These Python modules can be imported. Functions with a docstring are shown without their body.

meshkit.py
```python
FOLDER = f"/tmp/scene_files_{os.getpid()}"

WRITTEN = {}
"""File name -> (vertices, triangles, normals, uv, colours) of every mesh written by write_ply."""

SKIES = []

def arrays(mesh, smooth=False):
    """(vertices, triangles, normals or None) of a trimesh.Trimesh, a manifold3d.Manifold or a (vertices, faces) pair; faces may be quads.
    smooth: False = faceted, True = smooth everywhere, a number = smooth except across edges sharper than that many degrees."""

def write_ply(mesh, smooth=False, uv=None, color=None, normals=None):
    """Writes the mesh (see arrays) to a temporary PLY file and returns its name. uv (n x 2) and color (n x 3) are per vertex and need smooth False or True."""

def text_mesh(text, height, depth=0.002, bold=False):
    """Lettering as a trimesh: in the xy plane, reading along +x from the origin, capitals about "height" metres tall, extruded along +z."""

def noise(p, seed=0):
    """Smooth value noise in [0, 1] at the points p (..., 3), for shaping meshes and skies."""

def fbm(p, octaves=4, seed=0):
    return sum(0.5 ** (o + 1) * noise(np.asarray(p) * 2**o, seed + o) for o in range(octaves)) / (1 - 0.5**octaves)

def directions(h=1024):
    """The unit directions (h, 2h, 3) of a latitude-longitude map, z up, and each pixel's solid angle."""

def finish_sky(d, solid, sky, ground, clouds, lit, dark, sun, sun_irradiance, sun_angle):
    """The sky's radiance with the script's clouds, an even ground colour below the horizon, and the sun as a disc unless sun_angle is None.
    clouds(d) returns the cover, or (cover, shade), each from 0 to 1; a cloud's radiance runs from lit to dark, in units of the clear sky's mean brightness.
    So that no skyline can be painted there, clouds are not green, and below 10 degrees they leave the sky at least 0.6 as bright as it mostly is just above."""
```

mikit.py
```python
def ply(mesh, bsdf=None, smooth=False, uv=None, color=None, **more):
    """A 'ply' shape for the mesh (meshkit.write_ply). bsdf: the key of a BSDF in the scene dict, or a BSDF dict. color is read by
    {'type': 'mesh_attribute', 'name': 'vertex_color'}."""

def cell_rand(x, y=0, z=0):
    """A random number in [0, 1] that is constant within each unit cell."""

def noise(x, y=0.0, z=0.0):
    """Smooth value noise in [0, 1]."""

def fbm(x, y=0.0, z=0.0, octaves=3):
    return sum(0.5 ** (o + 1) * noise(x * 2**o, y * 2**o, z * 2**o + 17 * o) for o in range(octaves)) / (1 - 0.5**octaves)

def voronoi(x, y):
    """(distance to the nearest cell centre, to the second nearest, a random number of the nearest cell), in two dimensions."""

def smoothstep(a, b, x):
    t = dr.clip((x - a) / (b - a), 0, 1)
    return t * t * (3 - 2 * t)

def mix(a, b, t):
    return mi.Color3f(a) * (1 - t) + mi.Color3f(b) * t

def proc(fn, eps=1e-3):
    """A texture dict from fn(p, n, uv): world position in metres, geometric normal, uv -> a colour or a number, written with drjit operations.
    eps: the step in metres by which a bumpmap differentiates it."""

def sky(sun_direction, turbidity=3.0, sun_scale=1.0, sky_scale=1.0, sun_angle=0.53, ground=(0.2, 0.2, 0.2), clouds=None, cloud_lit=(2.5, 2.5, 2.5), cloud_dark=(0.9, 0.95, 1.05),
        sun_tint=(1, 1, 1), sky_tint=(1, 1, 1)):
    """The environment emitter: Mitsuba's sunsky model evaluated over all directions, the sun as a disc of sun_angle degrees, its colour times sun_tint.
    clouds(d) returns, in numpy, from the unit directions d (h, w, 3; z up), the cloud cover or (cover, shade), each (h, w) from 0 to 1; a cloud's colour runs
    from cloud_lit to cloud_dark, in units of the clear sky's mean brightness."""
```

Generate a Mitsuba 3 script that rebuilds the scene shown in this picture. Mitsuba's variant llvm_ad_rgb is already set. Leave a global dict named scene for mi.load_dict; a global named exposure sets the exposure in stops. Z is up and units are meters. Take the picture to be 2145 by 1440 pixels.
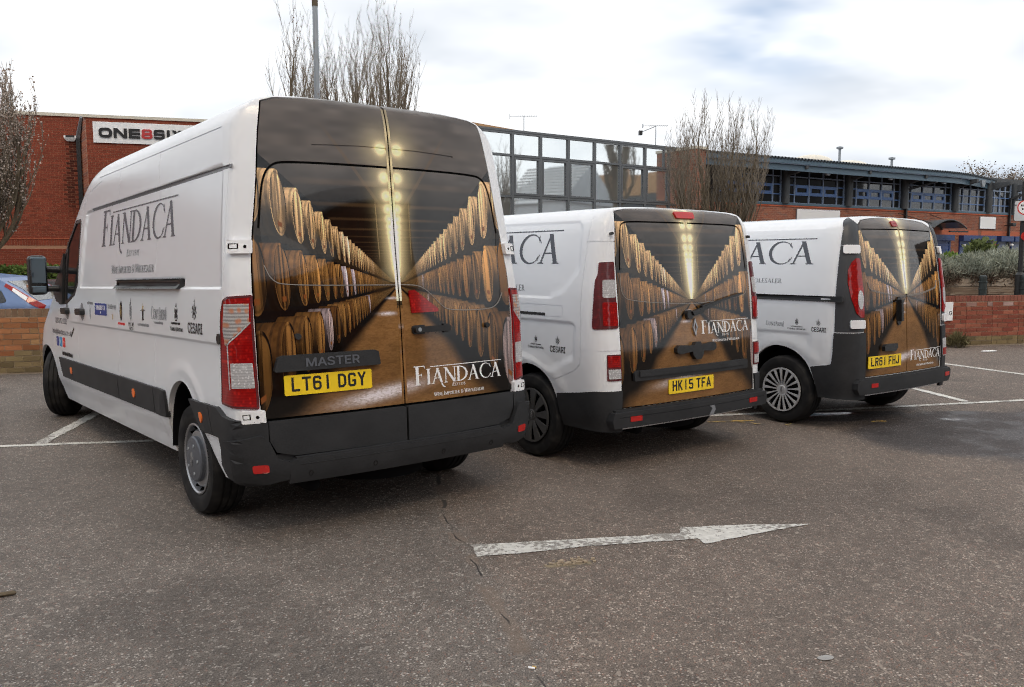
import math, random, sys
import numpy as np, trimesh, manifold3d as m3
import drjit as dr, mitsuba as mi, mikit, meshkit
from mikit import noise, fbm, voronoi, cell_rand, smoothstep, mix
from scipy.interpolate import PchipInterpolator as Pch
import shapely.geometry as sg, shapely.ops as so, shapely.affinity as sa

random.seed(7); RNG = np.random.default_rng(7)
T = mi.ScalarTransform4f
scene, labels = {}, {}

# ------------------------------------------------------------------ camera, sky, exposure
CAM = np.array([0, 0, 1.569]); PITCH, ROLL = .0982, -.0024
_fw = np.array([0, math.cos(PITCH), -math.sin(PITCH)]); _up = np.array([0, math.sin(PITCH), math.cos(PITCH)])
_up = -np.array([1., 0, 0]) * math.sin(ROLL) + _up * math.cos(ROLL)
scene['camera'] = {'type': 'perspective', 'fov': 2 * math.degrees(math.atan(1072.5 / 1773.92)), 'fov_axis': 'x', 'near_clip': .05, 'far_clip': 2000.,
                   'to_world': T().look_at(origin=CAM.tolist(), target=(CAM + _fw).tolist(), up=_up.tolist())}
def clouds(d):
    """A bright broken overcast: thick cover everywhere, shade from stretched noise, thinner in places where blue shows through."""
    z = np.maximum(d[..., 2], .02)
    q = np.stack([d[..., 0] / (z + .22), d[..., 1] / (z + .22), 0 * z], -1)
    n = meshkit.fbm(q * 1.1 + [3.1, 7.7, 0], 5, 3); m = meshkit.fbm(q * [2.3, 3.4, 1] + [11., 2.3, 5.], 5, 9)
    hole = np.exp(-((np.arctan2(d[..., 0], d[..., 1]) - .29) / .085) ** 2 - ((np.arcsin(np.clip(d[..., 2], -1, 1)) - .245) / .05) ** 2)
    cover = np.clip(1.02 - 1.3 * np.clip(n - .60, 0, 1) - hole * np.clip(3.0 * m - .80, 0, 1), 0, 1)
    low = np.exp(-(z / .30) ** 2)
    shade = np.clip((m - .47) * 2.2 + .10 + .55 * low * np.clip(n * 2 - .55, 0, 1), 0, 1)
    return cover, shade
scene['sky'] = mikit.sky([.22, -.75, .80], turbidity=4, sun_scale=.13, sun_angle=16, clouds=clouds, cloud_lit=(2.80, 2.85, 2.90), cloud_dark=(1.80, 1.93, 2.10), sun_tint=(1, .97, .92))
exposure = 2.02

# ------------------------------------------------------------------ materials
def rgb(*c): return {'type': 'rgb', 'value': list(c)}
def P(name, color, rough=.5, **k):
    scene[name] = {'type': 'twosided', 'bsdf': {'type': 'principled', 'base_color': rgb(*color) if isinstance(color, tuple) else color, 'roughness': rough, **k}}
    return name
def V2(a, b): return a * a + b * b
# body paint: white enamel under a thin film of dust and faint streaks
def paint_fn(p, n, uv):
    s = fbm(p.x * 3.1, p.y * 3.1, p.z * 1.3); low = 1 - smoothstep(.25, .95, p.z)
    d = smoothstep(.35, .8, s) * .035 + low * (.05 + .12 * smoothstep(.45, .75, fbm(p.x * 9, p.y * 9, p.z * 5)))
    return mix((.85, .87, .90), (.47, .45, .43), d)
scene['mat_paint'] = {'type': 'twosided', 'bsdf': {'type': 'roughplastic', 'distribution': 'ggx', 'alpha': .035, 'int_ior': 1.5, 'diffuse_reflectance': mikit.proc(paint_fn)}}
def plastic_fn(p, n, uv):
    return mix((.014, .015, .017), (.034, .035, .038), fbm(p.x * 7, p.y * 7, p.z * 7) * .8 + .35 * noise(p.x * 160, p.y * 160, p.z * 160) - .1)
P('mat_plastic', mikit.proc(plastic_fn), .55, specular=.35)
P('mat_black', (.012, .012, .013), .38)
P('mat_dark', (.006, .006, .007), .9, specular=.1)
P('mat_gap', (.004, .004, .004), .95, specular=.05)
P('mat_pillar', (.036, .039, .045), .42, specular=.5)
def rubber_fn(p, n, uv): return mix((.010, .010, .011), (.045, .042, .038), smoothstep(.4, .8, fbm(p.x * 11, p.y * 11, p.z * 11)) * .55)
P('mat_rubber', mikit.proc(rubber_fn), .75, specular=.3)
P('mat_silver', (.38, .39, .41), .32, metallic=.75)
P('mat_alloy', (.56, .57, .59), .38, metallic=.35, clearcoat=.5)
P('mat_gunmetal', (.085, .086, .088), .34, metallic=.25)
P('mat_cap', (.12, .13, .15), .42, metallic=.4)
P('mat_chrome', (.75, .75, .76), .12, metallic=1.0)
P('mat_hinge', (.80, .81, .83), .25, clearcoat=1.0)
def lens(base, hi, f):
    def fn(p, n, uv):
        a, b, c = voronoi((p.x + p.y) * f, p.z * f)
        r = .5 + .5 * dr.sin(p.z * 420)
        return mix(base, hi, dr.clip(smoothstep(.42, .0, a) * .7 * c + r * .16 + .35 * smoothstep(.62, .9, fbm(p.x * 16, p.y * 16, p.z * 13)), 0, 1))
    return mikit.proc(fn)
P('mat_red', lens((.23, .002, .003), (.62, .018, .012), 34), .08, specular=.6)
P('mat_dark_red', lens((.075, .006, .010), (.20, .012, .016), 30), .12, clearcoat=1.0, specular=.6)
P('mat_bright_red', (.46, .010, .008), .15, clearcoat=1.0)
P('mat_clear', lens((.34, .34, .35), (.92, .92, .94), 55), .10, clearcoat=1.0, specular=.7)
def amber_fn(p, n, uv):
    a, b, c = voronoi((p.x + p.y) * 22, p.z * 22)
    return mix(mix((.22, .21, .21), (.46, .45, .44), .5 + .5 * dr.sin(p.z * 330)), (.50, .17, .06), smoothstep(.45, .1, a) * .8)
P('mat_amber_clear', mikit.proc(amber_fn), .1, clearcoat=1.0)
P('mat_amber', (.80, .16, .015), .25, clearcoat=.8)
P('mat_yellow', (.86, .60, .012), .30, clearcoat=.5)
P('mat_ink', (.008, .008, .009), .5)
P('mat_slate', (.075, .082, .10), .35)
P('mat_slate_mid', (.20, .21, .23), .4)
P('mat_white_ink', (.86, .86, .87), .35)
P('mat_blue_ink', (.02, .045, .22), .4)
P('mat_sky_ink', (.03, .25, .52), .4)
P('mat_red_ink', (.62, .03, .03), .4)
P('mat_gold_ink', (.45, .30, .10), .4)
P('mat_seal', (.26, .245, .225), .35)
P('mat_glass', (.010, .011, .013), .03, specular=.75)
P('mat_mirror', (.17, .22, .25), .02, metallic=1.0)
# mirror glass of the curtain wall: coated solar glass, a little uneven
def pane_bump(p, n, uv): return .0016 * fbm(p.x * .8 + p.y * .6, p.z * .9, 0., 2)
scene['mat_solar'] = {'type': 'twosided', 'bsdf': {'type': 'bumpmap', 'bump': mikit.proc(pane_bump, .02), 'scale': 1.0, 'nested': {'type': 'principled', 'base_color': rgb(.80, .84, .85), 'roughness': .025, 'metallic': .92}}}
P('mat_window', (.014, .014, .014), .03, specular=.95)
P('mat_mullion', (.13, .14, .15), .4, metallic=.3)
P('mat_frame_blue', (.085, .17, .38), .4)
P('mat_mullion_pale', (.26, .33, .45), .4)
def fascia_fn(p, n, uv): return mix((.055, .105, .155), (.10, .155, .205), fbm(p.x * 1.4, p.y * 1.4, p.z * 9))
P('mat_fascia', mikit.proc(fascia_fn), .45)
P('mat_roof', (.10, .115, .13), .5)
P('mat_soffit', (.075, .080, .085), .7)
P('mat_column', (.060, .066, .072), .5)
P('mat_shutter', (.045, .085, .235), .42)
P('mat_shutter_grey', (.15, .18, .26), .42)
P('mat_shutter_box', (.018, .045, .16), .4)
P('mat_sign_white', (.84, .85, .86), .4)
P('mat_sign_grey', (.56, .58, .60), .45)
P('mat_coping', (.62, .58, .49), .7)
P('mat_dome', (.66, .62, .54), .7)
P('mat_pipe', (.016, .016, .017), .45)
P('mat_galv', (.30, .33, .36), .5, metallic=.3)
P('mat_vcol', {'type': 'mesh_attribute', 'name': 'vertex_color'}, .85, specular=.25)
P('mat_leaf', {'type': 'mesh_attribute', 'name': 'vertex_color'}, .7, specular=.2)
def mortar_fn(p, n, uv): return mix((.27, .21, .15), (.40, .33, .25), fbm(p.x * 6 + p.y * 3, p.z * 9, 0.))
P('mat_mortar', mikit.proc(mortar_fn), .9, specular=.1)
P('mat_mortar_red', (.42, .23, .15), .9, specular=.1)
def farbrick(p, n, uv):
    u, v = (p.x * .857 + p.y * .515) / .225, p.z / .075
    row = dr.floor(v); uu = u + .5 * (row - 2 * dr.floor(row / 2)); fx, fy = uu - dr.floor(uu), v - row
    j = dr.maximum(smoothstep(.055, .03, dr.minimum(fx, 1 - fx)), smoothstep(.17, .09, dr.minimum(fy, 1 - fy)))
    r = cell_rand(dr.floor(uu), row, 3)
    c = mix((.235, .072, .046), (.34, .125, .075), r); c = mix(c, (.20, .105, .085), smoothstep(.62, 1, cell_rand(dr.floor(uu), row, 8)))
    return mix(c, (.36, .25, .19), j * .6) * (.82 + .36 * fbm(p.x * .5 + p.y * .3, p.z * .8, 1.))
P('mat_farbrick', mikit.proc(farbrick), .85, specular=.2)
P('mat_red_band', (.50, .115, .05), .7)
P('mat_lintel', (.46, .13, .065), .8)
def timber(p, n, uv):
    u = p.x * .97 + p.y * .25
    g = fbm(u * 2.2, p.y * 4, p.z * 55); k = cell_rand(dr.floor(u / 1.15 + .3 * dr.floor(p.z * 6)), dr.floor((p.z - .80) / .178), 2)
    c = mix((.17, .12, .085), (.36, .30, .24), smoothstep(.25, .75, g * .6 + k * .5))
    return mix(c, (.06, .045, .035), smoothstep(.64, .8, fbm(u * 5, p.z * 24, 3.)) * .7)
P('mat_timber', mikit.proc(timber), .9, specular=.1)
P('mat_soil', (.035, .026, .019), 1.0, specular=.05)
def bark_fn(p, n, uv): return mix((.075, .058, .045), (.19, .155, .105), fbm(p.x * 9, p.y * 9, p.z * 3))
P('mat_bark', mikit.proc(bark_fn), .9, specular=.1)
P('mat_twig', (.215, .185, .15), .9, specular=.1)
P('mat_bollard', (.020, .028, .028), .45)
P('mat_blue_car', (.12, .19, .36), .3, metallic=.3, clearcoat=1.0)
P('mat_black_car', (.018, .014, .017), .3, clearcoat=1.0)
P('mat_tan', (.42, .25, .13), .8)
P('mat_grey_roof', (.42, .44, .46), .6)
# asphalt: worn car-park surfacing with aggregate, a day joint, a puddled wet patch, a small pothole and stains
CRACK = [(-.80, 7.6), (-.659, 6.628), (-.457, 5.529), (-.379, 4.914), (-.293, 4.653), (-.225, 4.381), (-.163, 4.074), (-.109, 3.834), (-.062, 3.671), (.012, 3.381), (.058, 3.172), (.13, 2.9), (.6, .8)]
def seg_dist(px, py, pts):
    best, side = mi.Float(99.), mi.Float(0.)
    for (ax, ay), (bx, by) in zip(pts[:-1], pts[1:]):
        dx, dy = bx - ax, by - ay; l2 = dx * dx + dy * dy
        t = dr.clip(((px - ax) * dx + (py - ay) * dy) / l2, 0, 1); ex, ey = px - ax - t * dx, py - ay - t * dy
        d = dr.sqrt(ex * ex + ey * ey); side = dr.select(d < best, dx * ey - dy * ex, side); best = dr.minimum(best, d)
    return best, side
def wetness(p):
    x, y = p.x + .35 * (fbm(p.x * 1.7, p.y * 1.7, 0.) - .5), p.y + .5 * (fbm(p.x * 1.4 + 7, p.y * 1.4, 0.) - .5)
    e1 = 1 - V2((x - 4.7) / 1.75, (y - 7.6 - .15 * (x - 4.7)) / 1.05)
    e2 = 1 - V2((x - 6.3) / 2.6, (y - 6.9) / 2.0); e3 = 1 - V2((x - 3.3) / .85, (y - 8.45) / .34)
    return smoothstep(-.12, .28, dr.maximum(dr.maximum(e1, e2), e3))
def puddle(p):
    e = 1 - V2((p.x - 3.12) / .62, (p.y - 8.50 - .2 * (p.x - 3.1)) / .085); f = 1 - V2((p.x - 4.2) / .35, (p.y - 8.25) / .10)
    return smoothstep(.1, .5, dr.maximum(e, f * .3) + .9 * (fbm(p.x * 6, p.y * 6, 0.) - .5))
def asphalt(p, n, uv):
    a, b, c = voronoi(p.x * 140, p.y * 140); a2, b2, c2 = voronoi(p.x * 60 + 9, p.y * 60)
    big = fbm(p.x * .55, p.y * .55, 0.); mid = fbm(p.x * 3.3 + 4, p.y * 3.3, 0.)
    stone = mix((.122, .103, .090), (.170, .138, .114), c); stone = mix(stone, (.34, .31, .28), smoothstep(.93, .98, c)); stone = mix(stone, (.21, .105, .075), smoothstep(.06, .02, c))
    col = mix((.070, .061, .055), stone, smoothstep(.66, .30, a) * .93)
    col = mix(col, mix((.26, .22, .19), (.40, .37, .34), c2), smoothstep(.36, .2, a2) * smoothstep(.86, .9, c2) * .8)
    g1, g2 = noise(p.x * 34, p.y * 34, 1.), noise(p.x * 74 + 5, p.y * 74, 2.)
    col = col * (.72 + .42 * big + .30 * (mid - .5)) * (1 + .38 * (g1 - .5) + .36 * (g2 - .5))
    col = mix(col, (.30, .27, .24), smoothstep(.86, .93, noise(p.x * 47 + 3, p.y * 47, 4.)) * .55)
    d, s = seg_dist(p.x + .05 * (noise(p.x * 9, p.y * 9) - .5), p.y + .05 * (noise(p.x * 8 + 3, p.y * 8) - .5), CRACK)
    col = mix(col, col * mi.Color3f(1.10, 1.0, .93), smoothstep(0., .05, s) * .7)                     # the older lane left of the joint
    col = mix(col, (.16, .115, .085), smoothstep(.05, .018, d) * .45 * smoothstep(.35, .6, noise(p.x * 6, p.y * 6)))
    col = mix(col, (.018, .016, .015), smoothstep(.007, .002, d) * smoothstep(.35, .6, noise(p.x * 5 + 2, p.y * 5)))
    col = mix(col, (.045, .040, .037), smoothstep(.018, .010, d) * smoothstep(.80, .86, noise(p.x * 7, p.y * 7 + 5)))
    hx, hy = p.x - .315 + .04 * noise(p.x * 30, p.y * 30), p.y - 4.285 - .28 * (p.x - .315) + .04 * noise(p.x * 26, p.y * 33)
    h = 1 - V2(hx / .135, hy / .05); col = mix(col, mix((.05, .042, .034), (.24, .19, .12), noise(p.x * 60, p.y * 60)), smoothstep(0., .3, h))
    st = fbm(p.x * 1.1 + 20, p.y * 1.1, 0.); col = mix(col, col * .62, smoothstep(.60, .78, st) * .6)
    w = wetness(p)
    return mix(col, col * mi.Color3f(.34, .37, .45), w * .9)
def asphalt_rough(p, n, uv):
    w = wetness(p); return .80 - .25 * w * smoothstep(.35, .7, fbm(p.x * 5, p.y * 5, 0.)) - .58 * puddle(p)
def asphalt_bump(p, n, uv):
    a, b, c = voronoi(p.x * 140, p.y * 140)
    return (smoothstep(.6, .1, a) * .0010 * (.4 + .6 * c) + .0020 * noise(p.x * 40, p.y * 40)) * (1 - puddle(p))
scene['mat_asphalt'] = {'type': 'twosided', 'bsdf': {'type': 'bumpmap', 'bump': mikit.proc(asphalt_bump, .002), 'scale': 1.0,
    'nested': {'type': 'principled', 'base_color': mikit.proc(asphalt), 'roughness': mikit.proc(asphalt_rough), 'specular': .60}}}
def line_fn(p, n, uv):
    w = smoothstep(.34, .50, fbm(p.x * 55, p.y * 55, 0.) * .62 + .38 * noise(p.x * 5.5, p.y * 5.5)); a, b, c = voronoi(p.x * 140, p.y * 140)
    w = dr.clip(w + smoothstep(.5, .2, a) * .25, 0, 1)
    return mix((.135, .118, .105), mix((.44, .43, .40), (.58, .57, .54), noise(p.x * 50, p.y * 50)), .18 + .82 * w)
P('mat_line', mikit.proc(line_fn), .8, specular=.3)
def yline_fn(p, n, uv): return mix((.135, .118, .105), (.52, .32, .07), smoothstep(.42, .6, fbm(p.x * 22, p.y * 22, 0.)))
P('mat_yellow_line', mikit.proc(yline_fn), .8)
# the printed cellar: a one-point view down an aisle of stacked casks; uv are metres from the vanishing point
def cellar(p, n, uv):
    s, t = uv.x, uv.y
    a = dr.maximum(dr.abs(s), .004); Z = 1.086 / a; h = t * Z
    sd = dr.select(s < 0, mi.Float(0.), mi.Float(41.))
    RZ, RH, DZ, Z1, LEN = .098, .285, .285, 1.274 - 2 * .285, .26
    i = dr.floor((Z - Z1) / DZ + .5)
    fade = smoothstep(4.2, 9.5, Z)
    col = mi.Color3f(.005, .004, .004); hit = mi.Float(9.)
    for r, row in enumerate((.735, .095, -.575)):
        for j in (0, 1, 2):
            k = i + j; zc = Z1 + k * DZ + .03 * (cell_rand(k, r, sd) - .5)
            rnd, rn2 = cell_rand(k, r + 5, sd), cell_rand(k, r + 9, sd)
            wood = mix((.085, .042, .016), (.215, .120, .046), rnd); wood = mix(wood, (.23, .20, .22), smoothstep(.95, .98, rn2))
            wood = mix(wood, (.48, .34, .20), .72) if r == 0 else wood * (1.1 if r == 1 else .85)
            # the head, in the plane of the aisle
            u, v = (Z - zc) / RZ, (h - row) / RH; q = u * u + v * v
            pl = noise(u * 4.2 + k * 7, v * .35, r + sd); gr = fbm(u * 11 + k * 5, v * 1.1, r + sd)
            hd = mix(wood * .45, wood * 1.9 + mi.Color3f(.05, .03, .01), smoothstep(.30, .72, pl * .6 + gr * .5)) * (.62 + .5 * smoothstep(-1, .8, v)) * (.35 + .75 * smoothstep(-.95, -.1, u))
            hd = mix(hd, hd * .55, smoothstep(.74, .80, q) * smoothstep(.90, .85, q) * .7) * (.55 + .9 * rn2); hd = mix(hd, wood * 2.2 + mi.Color3f(.03, .02, .01), smoothstep(.86, .93, q) * smoothstep(.2, -.7, u) * .8)
            hd = mix(hd, (.008, .005, .003), smoothstep(.72, .86, q) * smoothstep(-.05, .35, u) * smoothstep(-.75, -.2, v))
            hd = mix(hd, (.22, .085, .03), smoothstep(.10, .05, dr.abs(v + .66)) * smoothstep(.30, .2, dr.abs(u)))
            isd = q < 1
            # the staves of the next cask along, behind the head plane
            A = V2(Z / RZ, h / RH); B = Z * zc / RZ**2 + h * row / RH**2; Cc = V2(zc / RZ, row / RH) - 1
            D = B * B - A * Cc; m = (B - dr.sqrt(dr.maximum(D, 0))) / A
            on = (D > 0) & (m > 1) & (m < 1 + LEN)
            nz, nh = (m * Z - zc) / RZ, (m * h - row) / RH; w = (m - 1) / LEN
            sh = (.05 + .95 * smoothstep(-.55, .85, nh) * (.45 + .55 * smoothstep(.25, -.8, nz))) * (1.08 - .5 * w)
            hoop = smoothstep(.05, .03, dr.abs(w - .10)) + smoothstep(.05, .03, dr.abs(w - .34)) + smoothstep(.05, .03, dr.abs(w - .72))
            bd = wood * (1.75 + 1.6 * (fbm(w * 9, nh * 7 + k, r + sd) - .4)) * sh; bd = mix(bd, bd * .45 + mi.Color3f(.008, .007, .006), dr.clip(hoop, 0, 1) * .7)
            dep = dr.select(isd, mi.Float(1.), dr.select(on, m, mi.Float(9.)))
            c = dr.select(isd, hd, bd); near = dep < hit
            col = dr.select(near, c, col); hit = dr.minimum(hit, dep)
    streak = .5 + .5 * dr.sin(6.2832 * (Z - Z1) / DZ)
    rowm = smoothstep(.30, .16, dr.minimum(dr.minimum(dr.abs(h - .735), dr.abs(h - .12)), dr.abs(h + .585)))
    col = mix(col, mix((.035, .022, .011), (.26, .16, .07), streak * rowm * .8), fade)
    # roof trusses over the aisle
    tt = dr.maximum(t, .004); Zc = .96 / tt; xc = s * Zc / 1.086
    bm = Zc * 2.3; bf = bm - dr.floor(bm)
    roof = mix((.009, .006, .004), (.080, .050, .026), smoothstep(.55, .68, bf) * smoothstep(.90, .74, bf) * (.25 + .9 * smoothstep(1.3, .1, dr.abs(xc))) * (.5 + .8 * noise(s * 11, Zc * 9, 7.)))
    roof = mix(roof, (.125, .108, .098), smoothstep(.40, .80, t) * .85); roof = roof * (.75 + .5 * noise(s * 9, t * 30, 2.))
    br = dr.abs(dr.abs(s) - (t - .36) * .75); roof = mix(roof, (.15, .10, .06), smoothstep(.016, .008, br) * smoothstep(.38, .5, t) * smoothstep(.95, .8, t) * .5)
    sky_ = smoothstep(.012, .006, dr.abs(dr.abs(s) - .115 - .55 * (t - .84) - .02 * dr.floor(t * 46))) * smoothstep(.79, .80, t) * smoothstep(.90, .89, t) * (noise(s * 80, t * 60, 9.) > .5); roof = mix(roof, (.75, .78, .86), sky_ * .8)
    rope = smoothstep(.004, .002, dr.abs(dr.abs(s) - .105 - .02 * t)) * smoothstep(.12, .2, t) * smoothstep(.52, .45, t); roof = mix(roof, (.30, .22, .12), rope * .7)
    col = dr.select((h > 1.02) & (t > 0), roof, col)
    # gravelled floor
    tf = dr.maximum(-t, .004); Zf = .86 / tf; xf = dr.abs(s) * Zf / 1.086
    fl = mix((.185, .098, .040), (.30, .175, .080), fbm(s * 60, t * 150, 0.)); fl = fl * (.8 + .45 * fbm(s * 7, t * 20, 4.)) * (.62 + .38 * smoothstep(-.75, -.05, t) + .25 * smoothstep(-.4, -.8, t))
    fl = mix(fl, (.007, .005, .004), smoothstep(.58, .84, xf + .12 * (noise(s * 9, t * 9, 1.) - .5)))
    sheen = dr.exp(-V2((s + .14) / .25, (t + .63 - .14 * (s + .14)) / .035)) * 1.1 + dr.exp(-V2((s + .085) / .05, (t + .165) / .010)) + .8 * dr.exp(-V2((s + .04) / .04, (t + .075) / .007))
    fl = mix(fl, (.66, .62, .64), dr.clip(sheen * (.5 + .9 * noise(s * 90, t * 220, 3.)), 0, 1))
    col = dr.select((h < -.86) & (t < 0), fl, col)
    # strings of lamps
    it = dr.floor((1 / tt - 1.245) / .325 + .5); it = dr.maximum(it, 0.); tl = 1 / (1.245 + .325 * it)
    ds, dt = dr.abs(s) - .070 * tl, t - tl; rad = .010 + .030 * tl; d2 = V2(ds / rad, dt / rad)
    g = (dr.exp(-d2) * 1.5 + .42 * dr.exp(-d2 / 12)) * (t > .02)
    bar = dr.exp(-V2(s / .020, 0.)) * smoothstep(.06, .14, t) * smoothstep(.42, .26, t) * 1.3 + .5 * dr.exp(-V2(s / .085, 0.)) * smoothstep(-.01, .1, t) * smoothstep(.9, .2, t)
    col = mix(col, (.93, .80, .50), dr.clip(g * .85 + bar * .8, 0, .97)); col = mix(col, (.95, .93, .84), dr.clip(dr.exp(-d2 * 1.6) * (t > .02) + bar - .75, 0, 1))
    l_ = (col.x + col.y + col.z) / 3; col = dr.maximum(l_ + (col - l_) * 1.04, .0015)
    return dr.clip(1.32 * dr.power(col, 1.18), 0, .95)
scene['mat_print_glass'] = {'type': 'twosided', 'bsdf': {'type': 'principled', 'base_color': mikit.proc(cellar), 'roughness': .03, 'specular': .62}}
scene['mat_print'] = {'type': 'twosided', 'bsdf': {'type': 'principled', 'base_color': mikit.proc(cellar), 'roughness': .08, 'specular': .45}}
SPEC = dict(
 M=dict(z=[.36,.45,.6,.8,1.0,1.2,1.42,1.7,2.075,2.33,2.40,2.445,2.478,2.503,2.520],
        hw=[.955,.975,.99,1.0,1.0,1.0,.990,.966,.925,.893,.850,.79,.72,.5,.04],
        yr=[.15,.12,.115,.12,.13,.14,.16,.187,.215,.24,.255,.27,.285,.34,.5],
        bow=[.045,.045,.045,.045,.045,.045,.045,.06,.075,.09,.09,.09,.09,.06,.0],
        rc=[.10,.11,.12,.125,.125,.125,.122,.122,.127,.143,.105,.055,.025,.02,.02],
        yf=[6.1,6.2,6.25,6.22,6.1,5.75,5.35,4.95,4.50,4.05,3.85,3.75,3.7,3.5,3.2],
        fr=[.5,.5,.55,.6,.6,.6,.55,.5,.5,.5,.45,.4,.35,.3,.04]),
 T=dict(z=[.325,.45,.6,.9,1.1,1.3,1.5,1.7,1.83,1.90,1.94,1.955,1.97,1.985],
        hw=[.91,.94,.95,.96,.96,.955,.935,.905,.872,.82,.75,.68,.45,.04],
        yr=[.15,.145,.15,.165,.185,.205,.23,.255,.275,.30,.325,.345,.42,.55],
        bow=[.04,.04,.04,.04,.04,.04,.04,.04,.04,.04,.04,.04,.02,0],
        rc=[.17,.18,.185,.19,.19,.185,.18,.16,.145,.10,.05,.03,.02,.02],
        yf=[4.95,5.05,5.05,4.95,4.6,4.25,3.95,3.65,3.45,3.3,3.2,3.15,2.9,2.6],
        fr=[.5,.5,.5,.5,.5,.5,.5,.5,.45,.4,.35,.3,.2,.04]),
 V=dict(z=[.325,.45,.6,.9,1.2,1.45,1.7,1.85,1.905,1.935,1.955,1.97,1.985],
        hw=[.89,.91,.92,.93,.93,.91,.875,.835,.77,.69,.60,.40,.04],
        yr=[.14,.135,.135,.15,.165,.20,.24,.275,.30,.325,.345,.42,.55],
        bow=[.04,.04,.04,.04,.04,.04,.04,.04,.04,.04,.04,.02,0],
        rc=[.21,.22,.23,.24,.24,.225,.20,.18,.12,.07,.04,.02,.02],
        yf=[4.75,4.8,4.8,4.7,4.35,4.0,3.7,3.5,3.35,3.25,3.2,3.0,2.7],
        fr=[.5,.5,.5,.5,.5,.5,.5,.45,.4,.3,.25,.2,.04]))
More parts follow.
